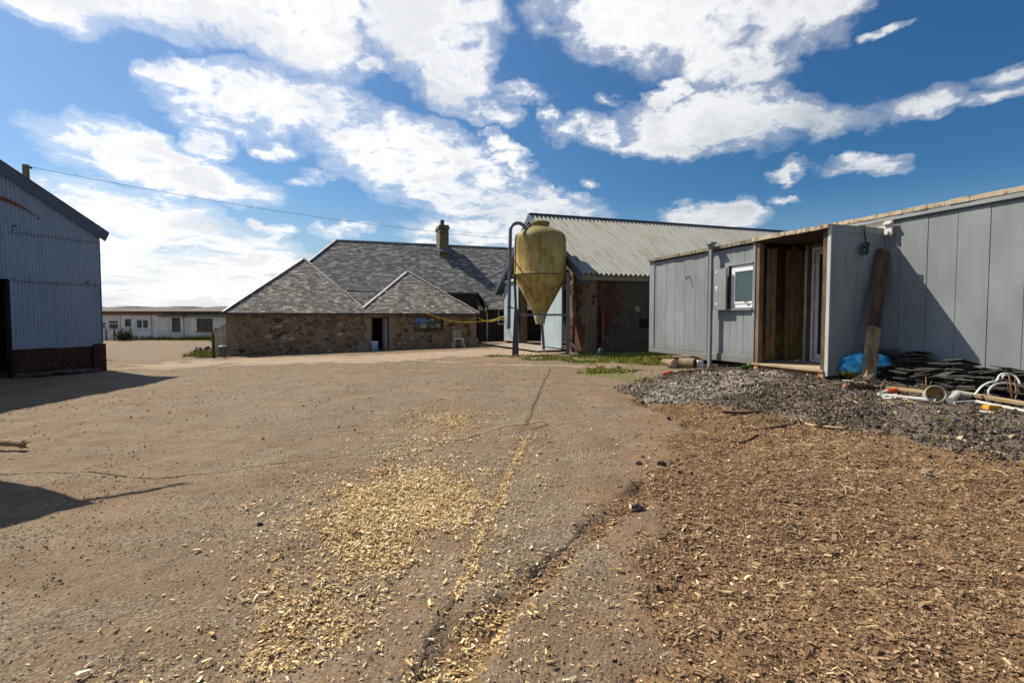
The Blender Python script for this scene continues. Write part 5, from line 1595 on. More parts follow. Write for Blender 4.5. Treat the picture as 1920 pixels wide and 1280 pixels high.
# short grass and moss blades
def blades(name, P, h, mat, label, seed, wd=.012):
    r = np.random.default_rng(seed); n = len(P)
    a = r.uniform(0, 2 * np.pi, n); lx = r.normal(0, .5, n); ly = r.normal(0, .5, n)
    z = HF(P[:, 0], P[:, 1]) - .004
    c, s_ = np.cos(a) * wd / 2, np.sin(a) * wd / 2
    b0 = np.stack([P[:, 0] - c, P[:, 1] - s_, z], 1); b1 = np.stack([P[:, 0] + c, P[:, 1] + s_, z], 1)
    t1 = np.stack([P[:, 0] + c * .35 + lx * h, P[:, 1] + s_ * .35 + ly * h, z + h], 1); t0 = np.stack([P[:, 0] - c * .35 + lx * h, P[:, 1] - s_ * .35 + ly * h, z + h * .97], 1)
    V = np.stack([b0, b1, t1, t0], 1); F_ = np.arange(n * 4).reshape(-1, 4)
    b = V.reshape(-1, 3).mean(0)
    o = bpy.data.objects.new(name, mesh_np(name, V.reshape(-1, 3) - b, F_, r.random(n), mat)); COL.objects.link(o)
    o.location = b; o['kind'] = 'stuff'; o['label'] = label


P = scatter(330000, -1, 9.5, 12.0, 24, lambda x, y: masks(x, y)['moss'] * sstep(fbm(x, y, 4.5, 5), .40, .52), 61)
blades('grass', P, np.random.default_rng(62).gamma(3, .012, len(P)).clip(.01, .11), M['grass'], 'low grass and moss growing before the barn and cabin', 63, .018)
P = scatter(60000, -15, -10.5, 19.5, 26, lambda x, y: masks(x, y)['moss'], 64)
blades('grass', P, np.random.default_rng(65).gamma(3, .022, len(P)).clip(.02, .18), M['grass'], 'bright grass tufts round the post beside the stone steading', 66, .02)
P = scatter(30000, -34, -22, 43.4, 44.6, lambda x, y: sstep(fbm(x, y, 1.5, 4), .42, .6) * sstep(x, -33, -28), 67)
blades('weeds', P, np.random.default_rng(68).gamma(3, .05, len(P)).clip(.03, .5), M['grass'], 'weeds along the foot of the white outbuilding', 69, .03)
tuft = [(1283, 690, .25), (1300, 668, .2), (1310, 705, .25), (1435, 788, .16), (1762, 788, .12), (1875, 800, .12), (1745, 823, .08), (1565, 703, .2), (1590, 705, .16), (1705, 806, .06), (1560, 780, .05), (1405, 700, .1), (1440, 690, .12), (1525, 712, .12)]
PT = []
for (px, py, rr) in tuft:
    g = G(px, py); rt = np.random.default_rng(px)
    k = int(900 * rr); q = rt.normal(0, rr * .45, (k, 2)); PT.append(g + q)
P = np.concatenate(PT)
blades('grass', P, np.random.default_rng(71).gamma(3, .009, len(P)).clip(.01, .06), M['grass'], 'small green tufts in the road planings', 72, .010)

# tarmac joint: a thin open crack filled with dirt
M['joint'] = m_noise('dirt filled joint', (.05, .036, .025), (.11, .08, .055), 20, .95, .6)
def ribbon(name, pts, wd, mat, label, seed, step_=.03):
    r = np.random.default_rng(seed); pts = np.array(pts); S = []
    for a, b in zip(pts[:-1], pts[1:]):
        n = max(2, int(np.hypot(*(b - a)) / step_)); S += [a + (b - a) * k / n for k in range(n)]
    S = np.array(S); d = np.gradient(S, axis=0); d /= np.linalg.norm(d, axis=1)[:, None]; nn = np.stack([-d[:, 1], d[:, 0]], 1)
    wv = (np.cumsum(r.normal(0, .004, len(S))) ); wv -= np.linspace(0, wv[-1], len(S))
    C = S + nn * wv[:, None]; w2 = wd / 2 * r.uniform(.4, 1.4, len(S))
    A = C - nn * w2[:, None]; B = C + nn * w2[:, None]
    V = np.concatenate([np.column_stack([A, HF(A[:, 0], A[:, 1]) + .006]), np.column_stack([B, HF(B[:, 0], B[:, 1]) + .006])])
    n = len(S); i = np.arange(n - 1); F_ = np.stack([i, i + 1, i + 1 + n, i + n], 1)
    o = bpy.data.objects.new(name, mesh_np(name, V, F_, None, mat)); COL.objects.link(o); o['kind'] = 'structure'; o['label'] = label
ribbon('tarmac_joint', PG((1032, 692), (1018, 728), (1000, 770), (988, 795)), .022, M['joint'], 'straight dark joint in the tarmac', 3)
ribbon('tarmac_crack', PG((560, 868), (640, 858), (760, 842), (860, 826), (950, 800), (1020, 790), (1030, 797), (990, 806)), .018, M['joint'], 'wandering dark crack in the tarmac', 4)
ribbon('tarmac_crack', PG((0, 894), (160, 888), (300, 893), (420, 886), (560, 868)), .014, M['joint'], 'faint crack across the left of the yard', 5)
ribbon('tarmac_edge', PG((1095, 985), (1062, 1018), (1015, 1055), (985, 1085)), .025, M['joint'], 'broken tarmac edge beside the mulch', 6, .02)


# ------------------------------------------------------------------ things lying about the cabins
def thing1(name, mb, mat, label, cat, **k):
    return single(name, mb, mat, label, cat, **k)


def W3(px, py, dz=0.0):
    g = G(px, py); return Vector((g[0], g[1], hz(g[0], g[1]) + dz))


# leaning sleeper: dark upper half, pale foot
foot = W3(1627, 716, 0); topp = Vector(at(1655, 470, 9.42))
T = Thing('leaning_sleeper', 'old dark timber sleeper leaning upright against the grey cabin, pale at its foot', 'timber', tuple(foot))
d_ = topp - foot; mid = foot + d_ * .40
def slab(a, b, w0, w1, th, ja=0):
    m = MB(); n = 7; ax = (b - a).normalized(); s_ = ax.cross(Vector((.25, -1, 0))).normalized(); f_ = s_.cross(ax).normalized()
    rings = []
    for i in range(n + 1):
        t_ = i / n; c = a.lerp(b, t_); w_ = w0 + (w1 - w0) * t_
        o = [Vector((random.uniform(-1, 1), random.uniform(-1, 1), 0)) * .004 for _ in range(6)]
        rings.append([c - s_ * w_ / 2 - f_ * th / 2 + o[0], c - s_ * w_ * .1 - f_ * th / 2 + o[1], c + s_ * w_ / 2 - f_ * th / 2 + o[2], c + s_ * w_ / 2 + f_ * th / 2 + o[3], c - s_ * w_ / 2 + f_ * th / 2 + o[4]])
    k = 5; vs = [v for r in rings for v in r]; fs = [(i * k + j, i * k + (j + 1) % k, (i + 1) * k + (j + 1) % k, (i + 1) * k + j) for i in range(n) for j in range(k)]
    fs += [tuple(range(k - 1, -1, -1)), tuple(n * k + j for j in range(k))]
    return m.add(vs, fs)
T.part('sleeper', slab(mid + d_ * .0, topp, .195, .20, .10), M['timber_old'])
T.part('sleeper_foot', slab(foot - Vector((0, 0, .04)), mid, .205, .197, .105), M['timber_old_pale'], label='pale lower end of the sleeper')

# blue bag and green bag behind the sleeper
def blob(c, rx, ry, rz, seed, folds=.16, n=40, mexp=1.0, flat=.3):
    r = np.random.default_rng(seed); m = MB(); vs = []; fs = []
    A = n; Bn = n // 2
    for i in range(Bn + 1):
        th = math.pi * i / Bn
        for k in range(A):
            ph = 2 * math.pi * k / A
            x, y, z = math.sin(th) * math.cos(ph), math.sin(th) * math.sin(ph), math.cos(th)
            f = float(fbm(np.array([x * 2.2 + seed]), np.array([y * 2.2 + z * 2.0]), 1.3, 4)[0] - .5)
            f2 = float(abs(fbm(np.array([x * 5 + seed + z * 3]), np.array([y * 5 - z * 2]), 1.0, 3)[0] - .5))
            q = 1 + folds * 2.4 * f - folds * 2.0 * f2
            zz = z if z > -flat else -flat
            vs.append((c[0] + rx * x * q, c[1] + ry * y * q, c[2] + rz * zz * q))
    for i in range(Bn):
        for k in range(A): fs.append((i * A + k, i * A + (k + 1) % A, (i + 1) * A + (k + 1) % A, (i + 1) * A + k))
    return m.add(vs, fs)

def m_bag():
    m, t, b = newmat('crumpled blue sack')
    o = t.obj(); s = t.sep(o); n = t.noise(o, 7, 4, .6); f = t.noise(o, 22, 3, .6)
    col = t.mix(t.step(n, .4, .65), (.03, .34, .74), (.12, .66, .92))
    yel = t.math('MULTIPLY', t.step(t.math('ADD', s[0], t.math('MULTIPLY', n, .2)), -.10, -.22, 0, 1), t.step(s[2], .20, .12, 0, 1))
    col = t.mix(yel, col, t.mix(t.step(f, .45, .55), (.10, .20, .05), (.62, .52, .10)))
    setb(t, b, col, .35, t.bump(f, .5, .02), 0, .5)
    return m
M['bag'] = m_bag()
M['bag_green'] = m_noise('dark green plastic', (.006, .045, .04), (.015, .09, .07), 6, .4, .3, 20)
g_ = W3(1606, 704); 
bb = MB(); c_ = (g_[0] + .10, g_[1] + .28, g_[2] + .07)
bb = blob((at(1633, 688, 9.12)[0], 9.14, at(1628, 690, 9.1)[2] + .02), .53, .21, .27, 4, .19, 72, flat=.8)
thing1('feed_sack', bb, M['bag'], 'crumpled bright blue plastic sack with yellow print behind the leaning sleeper', 'sack', smooth=True)
bb = blob((at(1668, 712, 9.0)[0], 9.05, at(1668, 706, 9.0)[2] - .03), .22, .2, .20, 9, .15, 36, flat=.7)
thing1('plastic_tub', bb, M['bag_green'], 'dark green plastic tub half hidden beneath the blue sack', 'tub', smooth=True)

# root clump at the sleeper foot
g_ = W3(1618, 727)
M['clod'] = m_noise('crumbly lump', (.07, .05, .035), (.26, .20, .14), 14, .95, 1.0, 30, .02, c3=(.34, .28, .21))
thing1('rubble_lump', blob((g_[0] + .03, g_[1], g_[2] + .08), .20, .13, .13, 13, .75, 44, flat=.8), M['clod'], 'knobbly crumbled lump of concrete at the foot of the sleeper', 'lump')

# slate heap along the cabin wall: each slate a thing
SL = 'thin dark roof slate in the long heap against the grey cabin wall'
proto = None; ns = 0
r_ = np.random.default_rng(77)
M['slate_heap2'] = m_noise('loose slate greenish', (.030, .029, .025), (.07, .066, .055), 6, .6, .5, 45, .004, c3=(.12, .115, .085))
stacks = []
u_ = 7.02
while u_ > 4.2: stacks.append(u_); u_ -= .33
protos = []
def slate_proto(k):
    rr = random.Random(k); m = MB(); a, b = rr.uniform(.26, .42), rr.uniform(.18, .27); n = 9
    pts = []
    for (x0, y0, x1, y1) in ((-a / 2, -b / 2, a / 2, -b / 2), (a / 2, -b / 2, a / 2, b / 2), (a / 2, b / 2, -a / 2, b / 2), (-a / 2, b / 2, -a / 2, -b / 2)):
        for t_ in (0, .35, .7): pts.append((x0 + (x1 - x0) * t_ + rr.uniform(-.012, .012), y0 + (y1 - y0) * t_ + rr.uniform(-.012, .012), 0))
    m.prism(pts, (0, 0, rr.uniform(.012, .019)))
    return m
for k in range(5):
    m = slate_proto(k); me = bpy.data.meshes.new('roof_slate'); me.from_pydata(m.v, [], m.f); finish(me, m, M['slate_heap'] if k % 2 else M['slate_heap2'], False); protos.append(me)
for si, u0 in enumerate(stacks):
    for row in range(2):
        vv = VB - .22 - .28 * row; nlay = (21 if row == 0 else 12) + int(r_.integers(-3, 4))
        if 1 <= si <= 4: nlay += 3
        if si == 0: nlay = 12 if row == 0 else 8
        if si >= 8: nlay -= 3
        X0, Y0 = fr2w(vv, u0, TH); z = hz(X0, Y0); lean = r_.normal(0, .06); ly = r_.normal(-.03, .07)
        if si in (5, 6, 9): lean += .22
        for k in range(nlay):
            z += r_.uniform(.014, .024)
            x = vv + r_.normal(0, .022); u = u0 + r_.normal(0, .03)
            X, Y = fr2w(x, u, TH)
            o = bpy.data.objects.new('roof_slate', protos[int(r_.integers(0, 5))]); COL.objects.link(o)
            o.location = (X, Y, z); o.rotation_euler = (ly + r_.normal(0, .06), lean + r_.normal(0, .06), TH + r_.normal(0, .22) + (math.pi / 2 if r_.random() < .5 else 0))
            o['label'] = SL; o['category'] = 'slate'; o['group'] = 'slates heaped against the cabin wall'; ns += 1
print('slates', ns)
for (px, py, Y, rot) in ((1755, 690, 8.7, .1), (1712, 691, 8.9, -.05), (1868, 702, 7.6, .5), (1905, 706, 7.3, -.35), (1860, 694, 7.75, .3)):
    p = at(px, py, Y); o = bpy.data.objects.new('roof_slate', protos[1]); COL.objects.link(o); o.location = p; o.rotation_euler = (rot * .4, rot * .5, rot * 3)
    o['label'] = SL; o['category'] = 'slate'; o['group'] = 'slates heaped against the cabin wall'

def plank(a, b, w_, h_, mat, label, cat='plank', name='plank'):
    a, b = Vector(a), Vector(b); L = (b - a).length; m = MB()
    m.box(-w_ / 2, w_ / 2, 0, L, 0, h_)
    o = single(name, m, mat, label, cat, base=(0, 0, 0), bevel=.004)
    d = (b - a).normalized(); o.rotation_euler = d.to_track_quat('Y', 'Z').to_euler(); o.location = a
    return o


def PP(px, py, dz=.0):
    v = W3(px, py); v.z += dz; return v


plank(PP(1668, 735, .06), PP(1752, 748, .07), .13, .035, M['plank_y'], 'short weathered plank lying left of the rusty tin')
plank(PP(1790, 745, .05), PP(1960, 775, .06), .12, .045, M['plank_y'], 'long yellowed timber lying in front of the slates, right of the rusty tin', 'timber', 'timber_length')
M['pipe_white'] = m_noise('grubby white pipe', (.30, .29, .27), (.58, .57, .55), 5, .5, .3, 30)
m_ = MB(); m_.tube([PP(1645, 742, .03), PP(1755, 754, .03)], .033, 10); thing1('white_pipe', m_, M['pipe_white'], 'short grubby white plastic pipe below the plank left of the tin', 'pipe', smooth=True)
m_ = MB(); m_.tube([PP(1788, 757, .03), PP(1830, 757, .03), PP(1960, 786, .03)], .022, 10); thing1('white_pipe', m_, M['pipe_white'], 'long thin white pipe lying along the front of the yellowed timber', 'pipe', smooth=True)
m_ = MB(); m_.tube([PP(1780, 756, .05), PP(1795, 750, .07), PP(1820, 752, .06)], [.05, .05, .035], 10); thing1('pipe_offcut', m_, M['pipe_white'], 'short pale pipe offcut between the rusty tin and the yellowed timber', 'pipe', smooth=True)
m_ = MB(); m_.tube([PP(1575, 737, .02), PP(1640, 738, .02)], .011, 8); M['bluegrey'] = m_noise('blue grey tube', (.12, .15, .25), (.22, .25, .36), 6, .4); thing1('thin_tube', m_, M['bluegrey'], 'thin blue grey metal tube lying in front of the sleeper foot', 'tube', smooth=True)
# red canister with white nozzle
a_, b_ = PP(1650, 742, .06), PP(1682, 738, .075)
T = Thing('red_canister', 'small red and white tube lying on the stones right of the sleeper', 'canister', tuple(a_))
m_ = MB(); d_ = (b_ - a_); m_.tube([a_ + d_ * .35, a_ + d_ * .38, b_], [.035, .046, .046], 14); T.part('body', m_, m_noise('red plastic', (.42, .05, .02), (.62, .12, .05), 5, .4), smooth=True)
m_ = MB(); m_.tube([a_, a_ + d_ * .34], [.02, .034], 12); T.part('nozzle', m_, M['pipe_white'], smooth=True)
m_ = MB(); m_.prism([PP(1655, 748, .012), PP(1680, 748, .012), PP(1682, 741, .03), PP(1652, 744, .03)], (0, 0, .012)); thing1('plastic_scrap', m_, M['pipe_white'], 'flat white plastic scrap under the red tube', 'scrap')
m_ = MB(); m_.prism([PP(1684, 745, .01), PP(1694, 747, .012), PP(1690, 742, .02)], (0, 0, .02)); thing1('plastic_scrap', m_, m_noise('magenta scrap', (.5, .05, .10), (.6, .1, .15), 5, .4), 'small pinkish red scrap beside the red tube', 'scrap')
m_ = MB(); m_.prism([PP(1692, 747, .01), PP(1704, 751, .01), PP(1700, 746, .03)], (0, 0, .014)); thing1('plastic_scrap', m_, M['white'], 'crumpled white scrap right of the pink one', 'scrap')
# rusty tin on its side
c_ = PP(1752, 753, .115); ax = Vector((-.35, -.9, .25)).normalized()
T = Thing('rusty_tin', 'old round tin lying on its side, open end rusty brown inside', 'tin', tuple(c_ - Vector((0, 0, .1))))
sA = ax.cross(Vector((0, 0, 1))).normalized(); tA = ax.cross(sA)
def ring(c, r, n=26): return [c + (sA * math.cos(2 * math.pi * k / n) + tA * math.sin(2 * math.pi * k / n)) * r for k in range(n)]
m_ = MB(); n = 26; rs = [ring(c_ - ax * .16, .095), ring(c_ + ax * .03, .118), ring(c_ + ax * .035, .124), ring(c_ + ax * .04, .118), ring(c_ + ax * .038, .110), ring(c_ - ax * .15, .085)]
vs = [v for r in rs for v in r]; fs = [(i * n + k, i * n + (k + 1) % n, (i + 1) * n + (k + 1) % n, (i + 1) * n + k) for i in range(5) for k in range(n)] + [tuple(range(n))]
m_.add(vs, fs); T.part('shell', m_, m_noise('dull tin', (.22, .20, .17), (.42, .40, .36), 8, .6, .4, 40, c3=(.30, .18, .10)), smooth=True)
m_ = MB(); m_.add(ring(c_ - ax * .02, .112), [tuple(range(n))]); T.part('rust_lining', m_, m_noise('rusty sludge', (.10, .05, .015), (.42, .24, .07), 16, .8, 1, 40, .01), fix=False)
# white cable loops
def loop(px):
    return [Vector(at(a, b, Y)) for a, b, Y in px]
def smoothp(P, n=6):
    out = []
    for i in range(len(P) - 1):
        p0, p1, p2, p3 = P[max(i - 1, 0)], P[i], P[i + 1], P[min(i + 2, len(P) - 1)]
        for k in range(n):
            t_ = k / n
            out.append(.5 * ((2 * p1) + (p2 - p0) * t_ + (2 * p0 - 5 * p1 + 4 * p2 - p3) * t_ * t_ + (3 * p1 - p0 - 3 * p2 + p3) * t_ ** 3))
    return out + [P[-1]]
m_ = MB()
m_.tube(smoothp(loop([(1827, 741, 7.0), (1840, 725, 7.1), (1855, 717, 7.15), (1868, 714, 7.2), (1874, 704, 7.2), (1884, 700, 7.2), (1898, 702, 7.2), (1909, 712, 7.15), (1914, 727, 7.1), (1918, 731, 7.1), (1945, 733, 7.0)])), .0135, 8)
m_.tube(smoothp(loop([(1856, 742, 7.0), (1853, 735, 7.0), (1858, 726, 7.0), (1868, 720, 7.05), (1885, 718, 7.1), (1900, 720, 7.1), (1916, 724, 7.1), (1945, 732, 7.05)])), .0125, 8)
m_.tube(smoothp(loop([(1893, 701, 7.22), (1883, 703, 7.25), (1880, 709, 7.25), (1886, 715, 7.25), (1898, 716, 7.25), (1906, 712, 7.2), (1903, 707, 7.2)])), .011, 8)
thing1('cable_loops', m_, M['white'], 'white plastic cable looping up over the slates at the right edge', 'cable', smooth=True)
# dry stems
M['stem'] = m_noise('dry brown stem', (.16, .08, .04), (.30, .18, .10), 8, .9)
def stems(pts, label, rads):
    m = MB()
    for P_, r in zip(pts, rads): m.tube(smoothp(loop(P_), 3), r, 5)
    return thing1('dry_weed', m, M['stem'], label, 'dead weed')
stems([[(1897, 745, 6.95), (1895, 722, 6.95), (1891, 698, 7.0)], [(1904, 748, 6.9), (1905, 730, 6.95), (1902, 716, 7.0)], [(1905, 744, 6.9), (1910, 728, 6.9), (1903, 712, 6.9)], [(1893, 735, 6.95), (1889, 720, 6.95), (1888, 712, 6.95)]], 'dead brown weed stems standing among the white cable loops', [.012, .010, .006, .005])
stems([[(1739, 748, 7.4), (1737, 728, 7.4), (1736, 706, 7.45)], [(1738, 735, 7.4), (1743, 722, 7.4), (1747, 714, 7.4)], [(1738, 738, 7.4), (1728, 728, 7.4), (1730, 718, 7.4)], [(1739, 744, 7.4), (1725, 737, 7.35), (1718, 741, 7.3)], [(1740, 740, 7.4), (1750, 733, 7.4), (1752, 727, 7.4)]], 'dead pale weed stems beside the rusty tin', [.008, .006, .005, .005, .004])
stems([[(1650, 738, 7.6), (1653, 722, 7.6), (1660, 711, 7.65)]], 'single dead stem curving up right of the sleeper', [.007])
# sponge, green bottle, chips of brick
M['sponge'] = m_noise('yellow foam', (.48, .22, .015), (.66, .36, .03), 9, .9, .8, 60, .006)
a_, b_ = PP(1853, 771, .0), PP(1880, 768, .0)
m_ = MB(); q = [a_, b_, b_ + Vector((.02, .12, 0)), a_ + Vector((.02, .12, 0))]; m_.hexa([tuple(p) for p in q], [tuple(p + Vector((.01, 0, .075 if i in (1, 0) else .06))) for i, p in enumerate(q)])
thing1('foam_block', m_, M['sponge'], 'orange yellow foam block lying in front of the long timber', 'foam block', bevel=.012)
a_, b_ = PP(1886, 768, .03), PP(1902, 772, .03)
m_ = MB(); m_.tube([a_, a_.lerp(b_, .75), a_.lerp(b_, .85), b_ + (b_ - a_) * .2], [.03, .03, .014, .012], 12); thing1('green_bottle', m_, m_noise('green plastic', (.01, .16, .12), (.03, .28, .2), 6, .3), 'small green plastic bottle right of the yellow foam', 'bottle', smooth=True)
m_ = MB(); m_.lathe([(0, 0), (.07, 0), (.075, .012), (.06, .016), (0, .012)], tuple(PP(1851, 774, .005)), 18); thing1('plastic_disc', m_, M['white'], 'round white lid half under the yellow foam', 'lid', smooth=True)
def stone(px, py, s_, mat, label, name='stone', seed=0, cat='stone', up=.35):
    g = PP(px, py); return thing1(name, blob((g[0], g[1], g[2] + s_ * up), s_, s_ * .8, s_ * .7, seed or px, .5, 16, flat=.6), mat, label, cat)
M['stone_tan'] = m_noise('tan stone', (.26, .19, .12), (.42, .33, .22), 14, .9, .8, 50, .006)
M['stone_black'] = m_noise('black lump', (.015, .014, .015), (.05, .048, .05), 14, .7, .8, 40, .01)
stone(1737, 888, .055, M['stone_tan'], 'upright tan stone alone on the mulch at the right', up=.6)
stone(1198, 905 - 35, .035, M['stone_black'], 'small black lump, left of two lying where tarmac meets mulch', 'charred_lump', cat='lump')
stone(1240, 874, .045, M['stone_black'], 'larger black lump lying at the edge of the mulch', 'charred_lump', cat='lump')
stone(1277, 884, .03, M['stone_black'], 'black lump farthest right of the three by the mulch edge', 'charred_lump', cat='lump')
stone(1195, 958, .05, M['stone_black'], 'black charred lump beside the broken tarmac edge', 'charred_lump', cat='lump')
stone(487, 985, .022, M['stone_black'], 'small dark stone on the tarmac left of the pale wood chips', cat='stone')
stone(862, 1055, .026, M['stone_tan'], 'brown stone at the right edge of the pale wood chips', seed=3)
stone(1522, 730, .055, M['concrete'], 'pale broken stone on the dark gravel left of the sleeper', seed=8)
stone(1160, 692, .07, M['stone_black'], 'dark stone lying in the moss before the barn', seed=18)
M['brickbit'] = m_noise('brick bit', (.40, .14, .08), (.55, .24, .15), 9, .9, .7)
def bit(px, py, L, w_, h_, rz, mat, label, name, cat):
    g = PP(px, py); m = MB(); c, s_ = math.cos(rz), math.sin(rz)
    q = [(-L / 2, -w_ / 2), (L / 2, -w_ / 2), (L / 2 * .9, w_ / 2), (-L / 2, w_ / 2 * .8)]
    q = [(g[0] + x * c - y * s_, g[1] + x * s_ + y * c) for x, y in q]
    m.hexa([(x, y, g[2] - .005) for x, y in q], [(x, y, g[2] + h_ * random.uniform(.8, 1.1)) for x, y in q]); return thing1(name, m, mat, label, cat, bevel=.004)
bit(1584, 727, .10, .05, .05, 1.2, M['brickbit'], 'orange brick fragment left of the sleeper foot', 'brick_fragment', 'brick')
bit(1590, 716, .16, .05, .05, -.5, M['white'], 'white broken block lying left of the sleeper foot', 'broken_block', 'block')
bit(1600, 722, .12, .05, .04, -.7, M['white'], 'smaller white broken piece nearest the knobbly lump', 'broken_block', 'block')
bit(1580, 720, .26, .03, .025, -.55, M['plank_y'], 'pale splintered stick across the broken white blocks', 'stick', 'stick')
bit(1502, 722, .22, .028, .02, -.45, M['plank_y'], 'short pale stick on the dark gravel below the porch', 'stick', 'stick')
# sticks on the mulch
M['bark_stick'] = m_wood('dark stick', (.07, .042, .025), (.15, .095, .06), 'x')
def stick(pts, r, label, mat='bark_stick', dz=.02):
    P_ = [PP(a, b, dz) for a, b in pts]; m = MB(); m.tube(smoothp(P_, 3), [r * random.uniform(.75, 1.1) for _ in range(3 * (len(P_) - 1) + 1)], 7)
    return thing1('stick', m, M[mat], label, 'stick')
stick([(1356, 775), (1390, 774), (1432, 772)], .022, 'thick dark stick lying level near the foot of the gravel bank')
stick([(1410, 806), (1470, 798), (1500, 788)], .016, 'thin dark branch at the left of the pile of twigs')
stick([(1500, 787), (1515, 796), (1540, 802), (1595, 808)], .014, 'pale branch bending right across the twigs', 'plank_y')
stick([(1528, 802), (1560, 803), (1590, 808)], .020, 'brown flat stick under the pale bent branch')
stick([(1372, 822), (1395, 826), (1420, 818)], .014, 'curved brown strip of bark on the mulch', 'bark_stick', .012)
stick([(1582, 749), (1597, 753), (1608, 757)], .008, 'short straw coloured stick on the dark gravel', 'plank_y')
stick([(1250, 702), (1300, 697), (1365, 693)], .02, 'long thin batten lying in the grass before the cabin logs', 'timber_post')
stick([(1690, 1003), (1712, 1010), (1722, 1008)], .010, 'brown twig on the mulch at the right')
stick([(1340, 1100), (1355, 1103), (1372, 1108)], .008, 'broken white splinter on the mulch', 'plank_y')

# logs below the cabin
M['log_bark'] = m_noise('log bark', (.16, .11, .065), (.34, .25, .16), 9, .9, 1, 30, .02, stretch=(1, 1, 1))
M['log_end'] = m_noise('log cut end', (.30, .21, .13), (.52, .40, .26), 12, .9, .4)
def log(a, b, r0, r1, label, name='log', capm='log_end', seed=1):
    a, b = Vector(a), Vector(b); T = Thing(name, label, 'log', tuple(a)); m = MB(); rr = random.Random(seed)
    n = 9; m.tube([a.lerp(b, k / n) + Vector((0, 0, rr.uniform(-.006, .006))) for k in range(n + 1)], [(r0 + (r1 - r0) * k / n) * rr.uniform(.94, 1.06) for k in range(n + 1)], 16, True); T.part('trunk', m, M['log_bark'], smooth=True)
    for p, d, r in ((a, a - b, r0), (b, b - a, r1)):
        m = MB(); d = d.normalized(); m.tube([p, p + d * .008], [r * .93, r * .90], 16); T.part('cut_end', m, M[capm])
log(at(1275, 680, 12.5), at(1303, 682, 12.25), .125, .13, 'round log with a dark hollow end wedged under the cabin', capm='timber_old', seed=2)
log(at(1244, 678, 12.9), at(1266, 682, 12.45), .07, .12, 'pale split log at the left end under the cabin', seed=3)
log(at(1262, 670, 12.9), at(1308, 669, 12.7), .05, .06, 'rough bark log lying on top of the other two under the cabin', seed=4)
m_ = MB(); p = at(1313, 690, 12.35); z_ = hz(p[0], p[1]); m_.hexa([(p[0] - .1, p[1], z_ - .03), (p[0] + .1, p[1], z_ - .03), (p[0] + .1, p[1] + .25, z_ - .03), (p[0] - .1, p[1] + .25, z_ - .03)], [(p[0] - .06, p[1] + .01, z_ + .17), (p[0] + .10, p[1] + .01, z_ + .16), (p[0] + .10, p[1] + .25, z_ + .16), (p[0] - .06, p[1] + .25, z_ + .17)])
thing1('prop_block', m_, M['white'], 'white block propping the cabin beside the logs', 'block', bevel=.02)
plank(PP(1318, 690, .02), PP(1400, 688, .05), .10, .05, M['timber_old_pale'], 'brown board lying on the ground behind the steel post')
plank(at(1340, 684, 12.6), at(1410, 687, 11.9), .12, .06, M['timber_old'], 'dark bearer timber in the shade below the cabin')
m_ = MB(); m_.tube([PP(1243, 702, .03), PP(1258, 700, .03)], .03, 10); thing1('plastic_scrap', m_, m_noise('red cap', (.5, .03, .02), (.6, .08, .04), 5, .5), 'small bright red plastic cap on the moss before the logs', 'cap')
# leafy weed by the porch corner
def leafweed(px, py, n, size, label, seed, Y=None):
    r = random.Random(seed); g = PP(px, py) if Y is None else Vector(at(px, py, Y)); m = MB()
    for k in range(n):
        a = r.uniform(0, 6.28); L = size * r.uniform(.6, 1.1); e = r.uniform(.5, 1.2); w_ = L * .28
        d = Vector((math.cos(a) * math.cos(e), math.sin(a) * math.cos(e), math.sin(e))); s_ = Vector((-math.sin(a), math.cos(a), 0)) * w_
        p0 = g + Vector((r.uniform(-.02, .02), r.uniform(-.02, .02), size * r.uniform(0, .6))); tip = p0 + d * L - Vector((0, 0, L * .3)); mdl = p0 + d * L * .55
        m.add([p0, mdl + s_, tip, mdl - s_], [(0, 1, 2, 3)])
    return single('leafy_weed', m, M['leaf'], label, 'weed', base=tuple(g), fix=False)
M['leaf'] = m_scatter('green leaf', [(0, (.03, .09, .012)), (.6, (.07, .17, .02)), (1, (.14, .26, .05))], .5)
leafweed(1398, 694, 40, .14, 'bright green leafy weed at the left corner of the porch', 5)

# log on the tarmac at the left edge
e_ = Vector(at(46, 833, 5.68)); f_ = e_ + Vector((-1.3, .30, -.02))
T = Thing('broken_log', 'rough brown broken log lying on the tarmac at the left edge', 'log', (e_[0] - .5, e_[1], 0))
m_ = MB(); rr = random.Random(4)
Pn = [e_ + Vector((.005, 0, 0)), e_ - Vector((.02, 0, .002))] + [e_.lerp(f_, t_) + Vector((0, 0, .012 * math.sin(t_ * 9))) for t_ in np.linspace(.06, 1, 14)]
m_.tube(Pn, [.020, .038] + [.046 * rr.uniform(.8, 1.12) for _ in range(14)], 14); T.part('trunk', m_, M['log_bark'], smooth=True)
m_ = MB()
for a, L in ((.4, .07), (1.5, .05), (2.6, .06), (3.9, .04), (5.2, .05)):
    c0 = e_ + Vector((-.03, .03 * math.cos(a), .03 * math.sin(a))); m_.tube([c0, c0 + Vector((L, .012 * math.cos(a), .018 * math.sin(a)))], [.014, .004], 6)
T.part('splinters', m_, M['stem'])
m_ = MB(); m_.tube([e_ + Vector((-.6, .15, -.02)), e_ + Vector((-.62, .12, -.115))], [.03, .022], 8); T.part('stub', m_, M['log_bark'], smooth=True)

# ------------------------------------------------------------------ things by the stone steading and beyond
def FS(v, u, z): X, Y = fr2w(v, u, TH); return (X, Y, z)
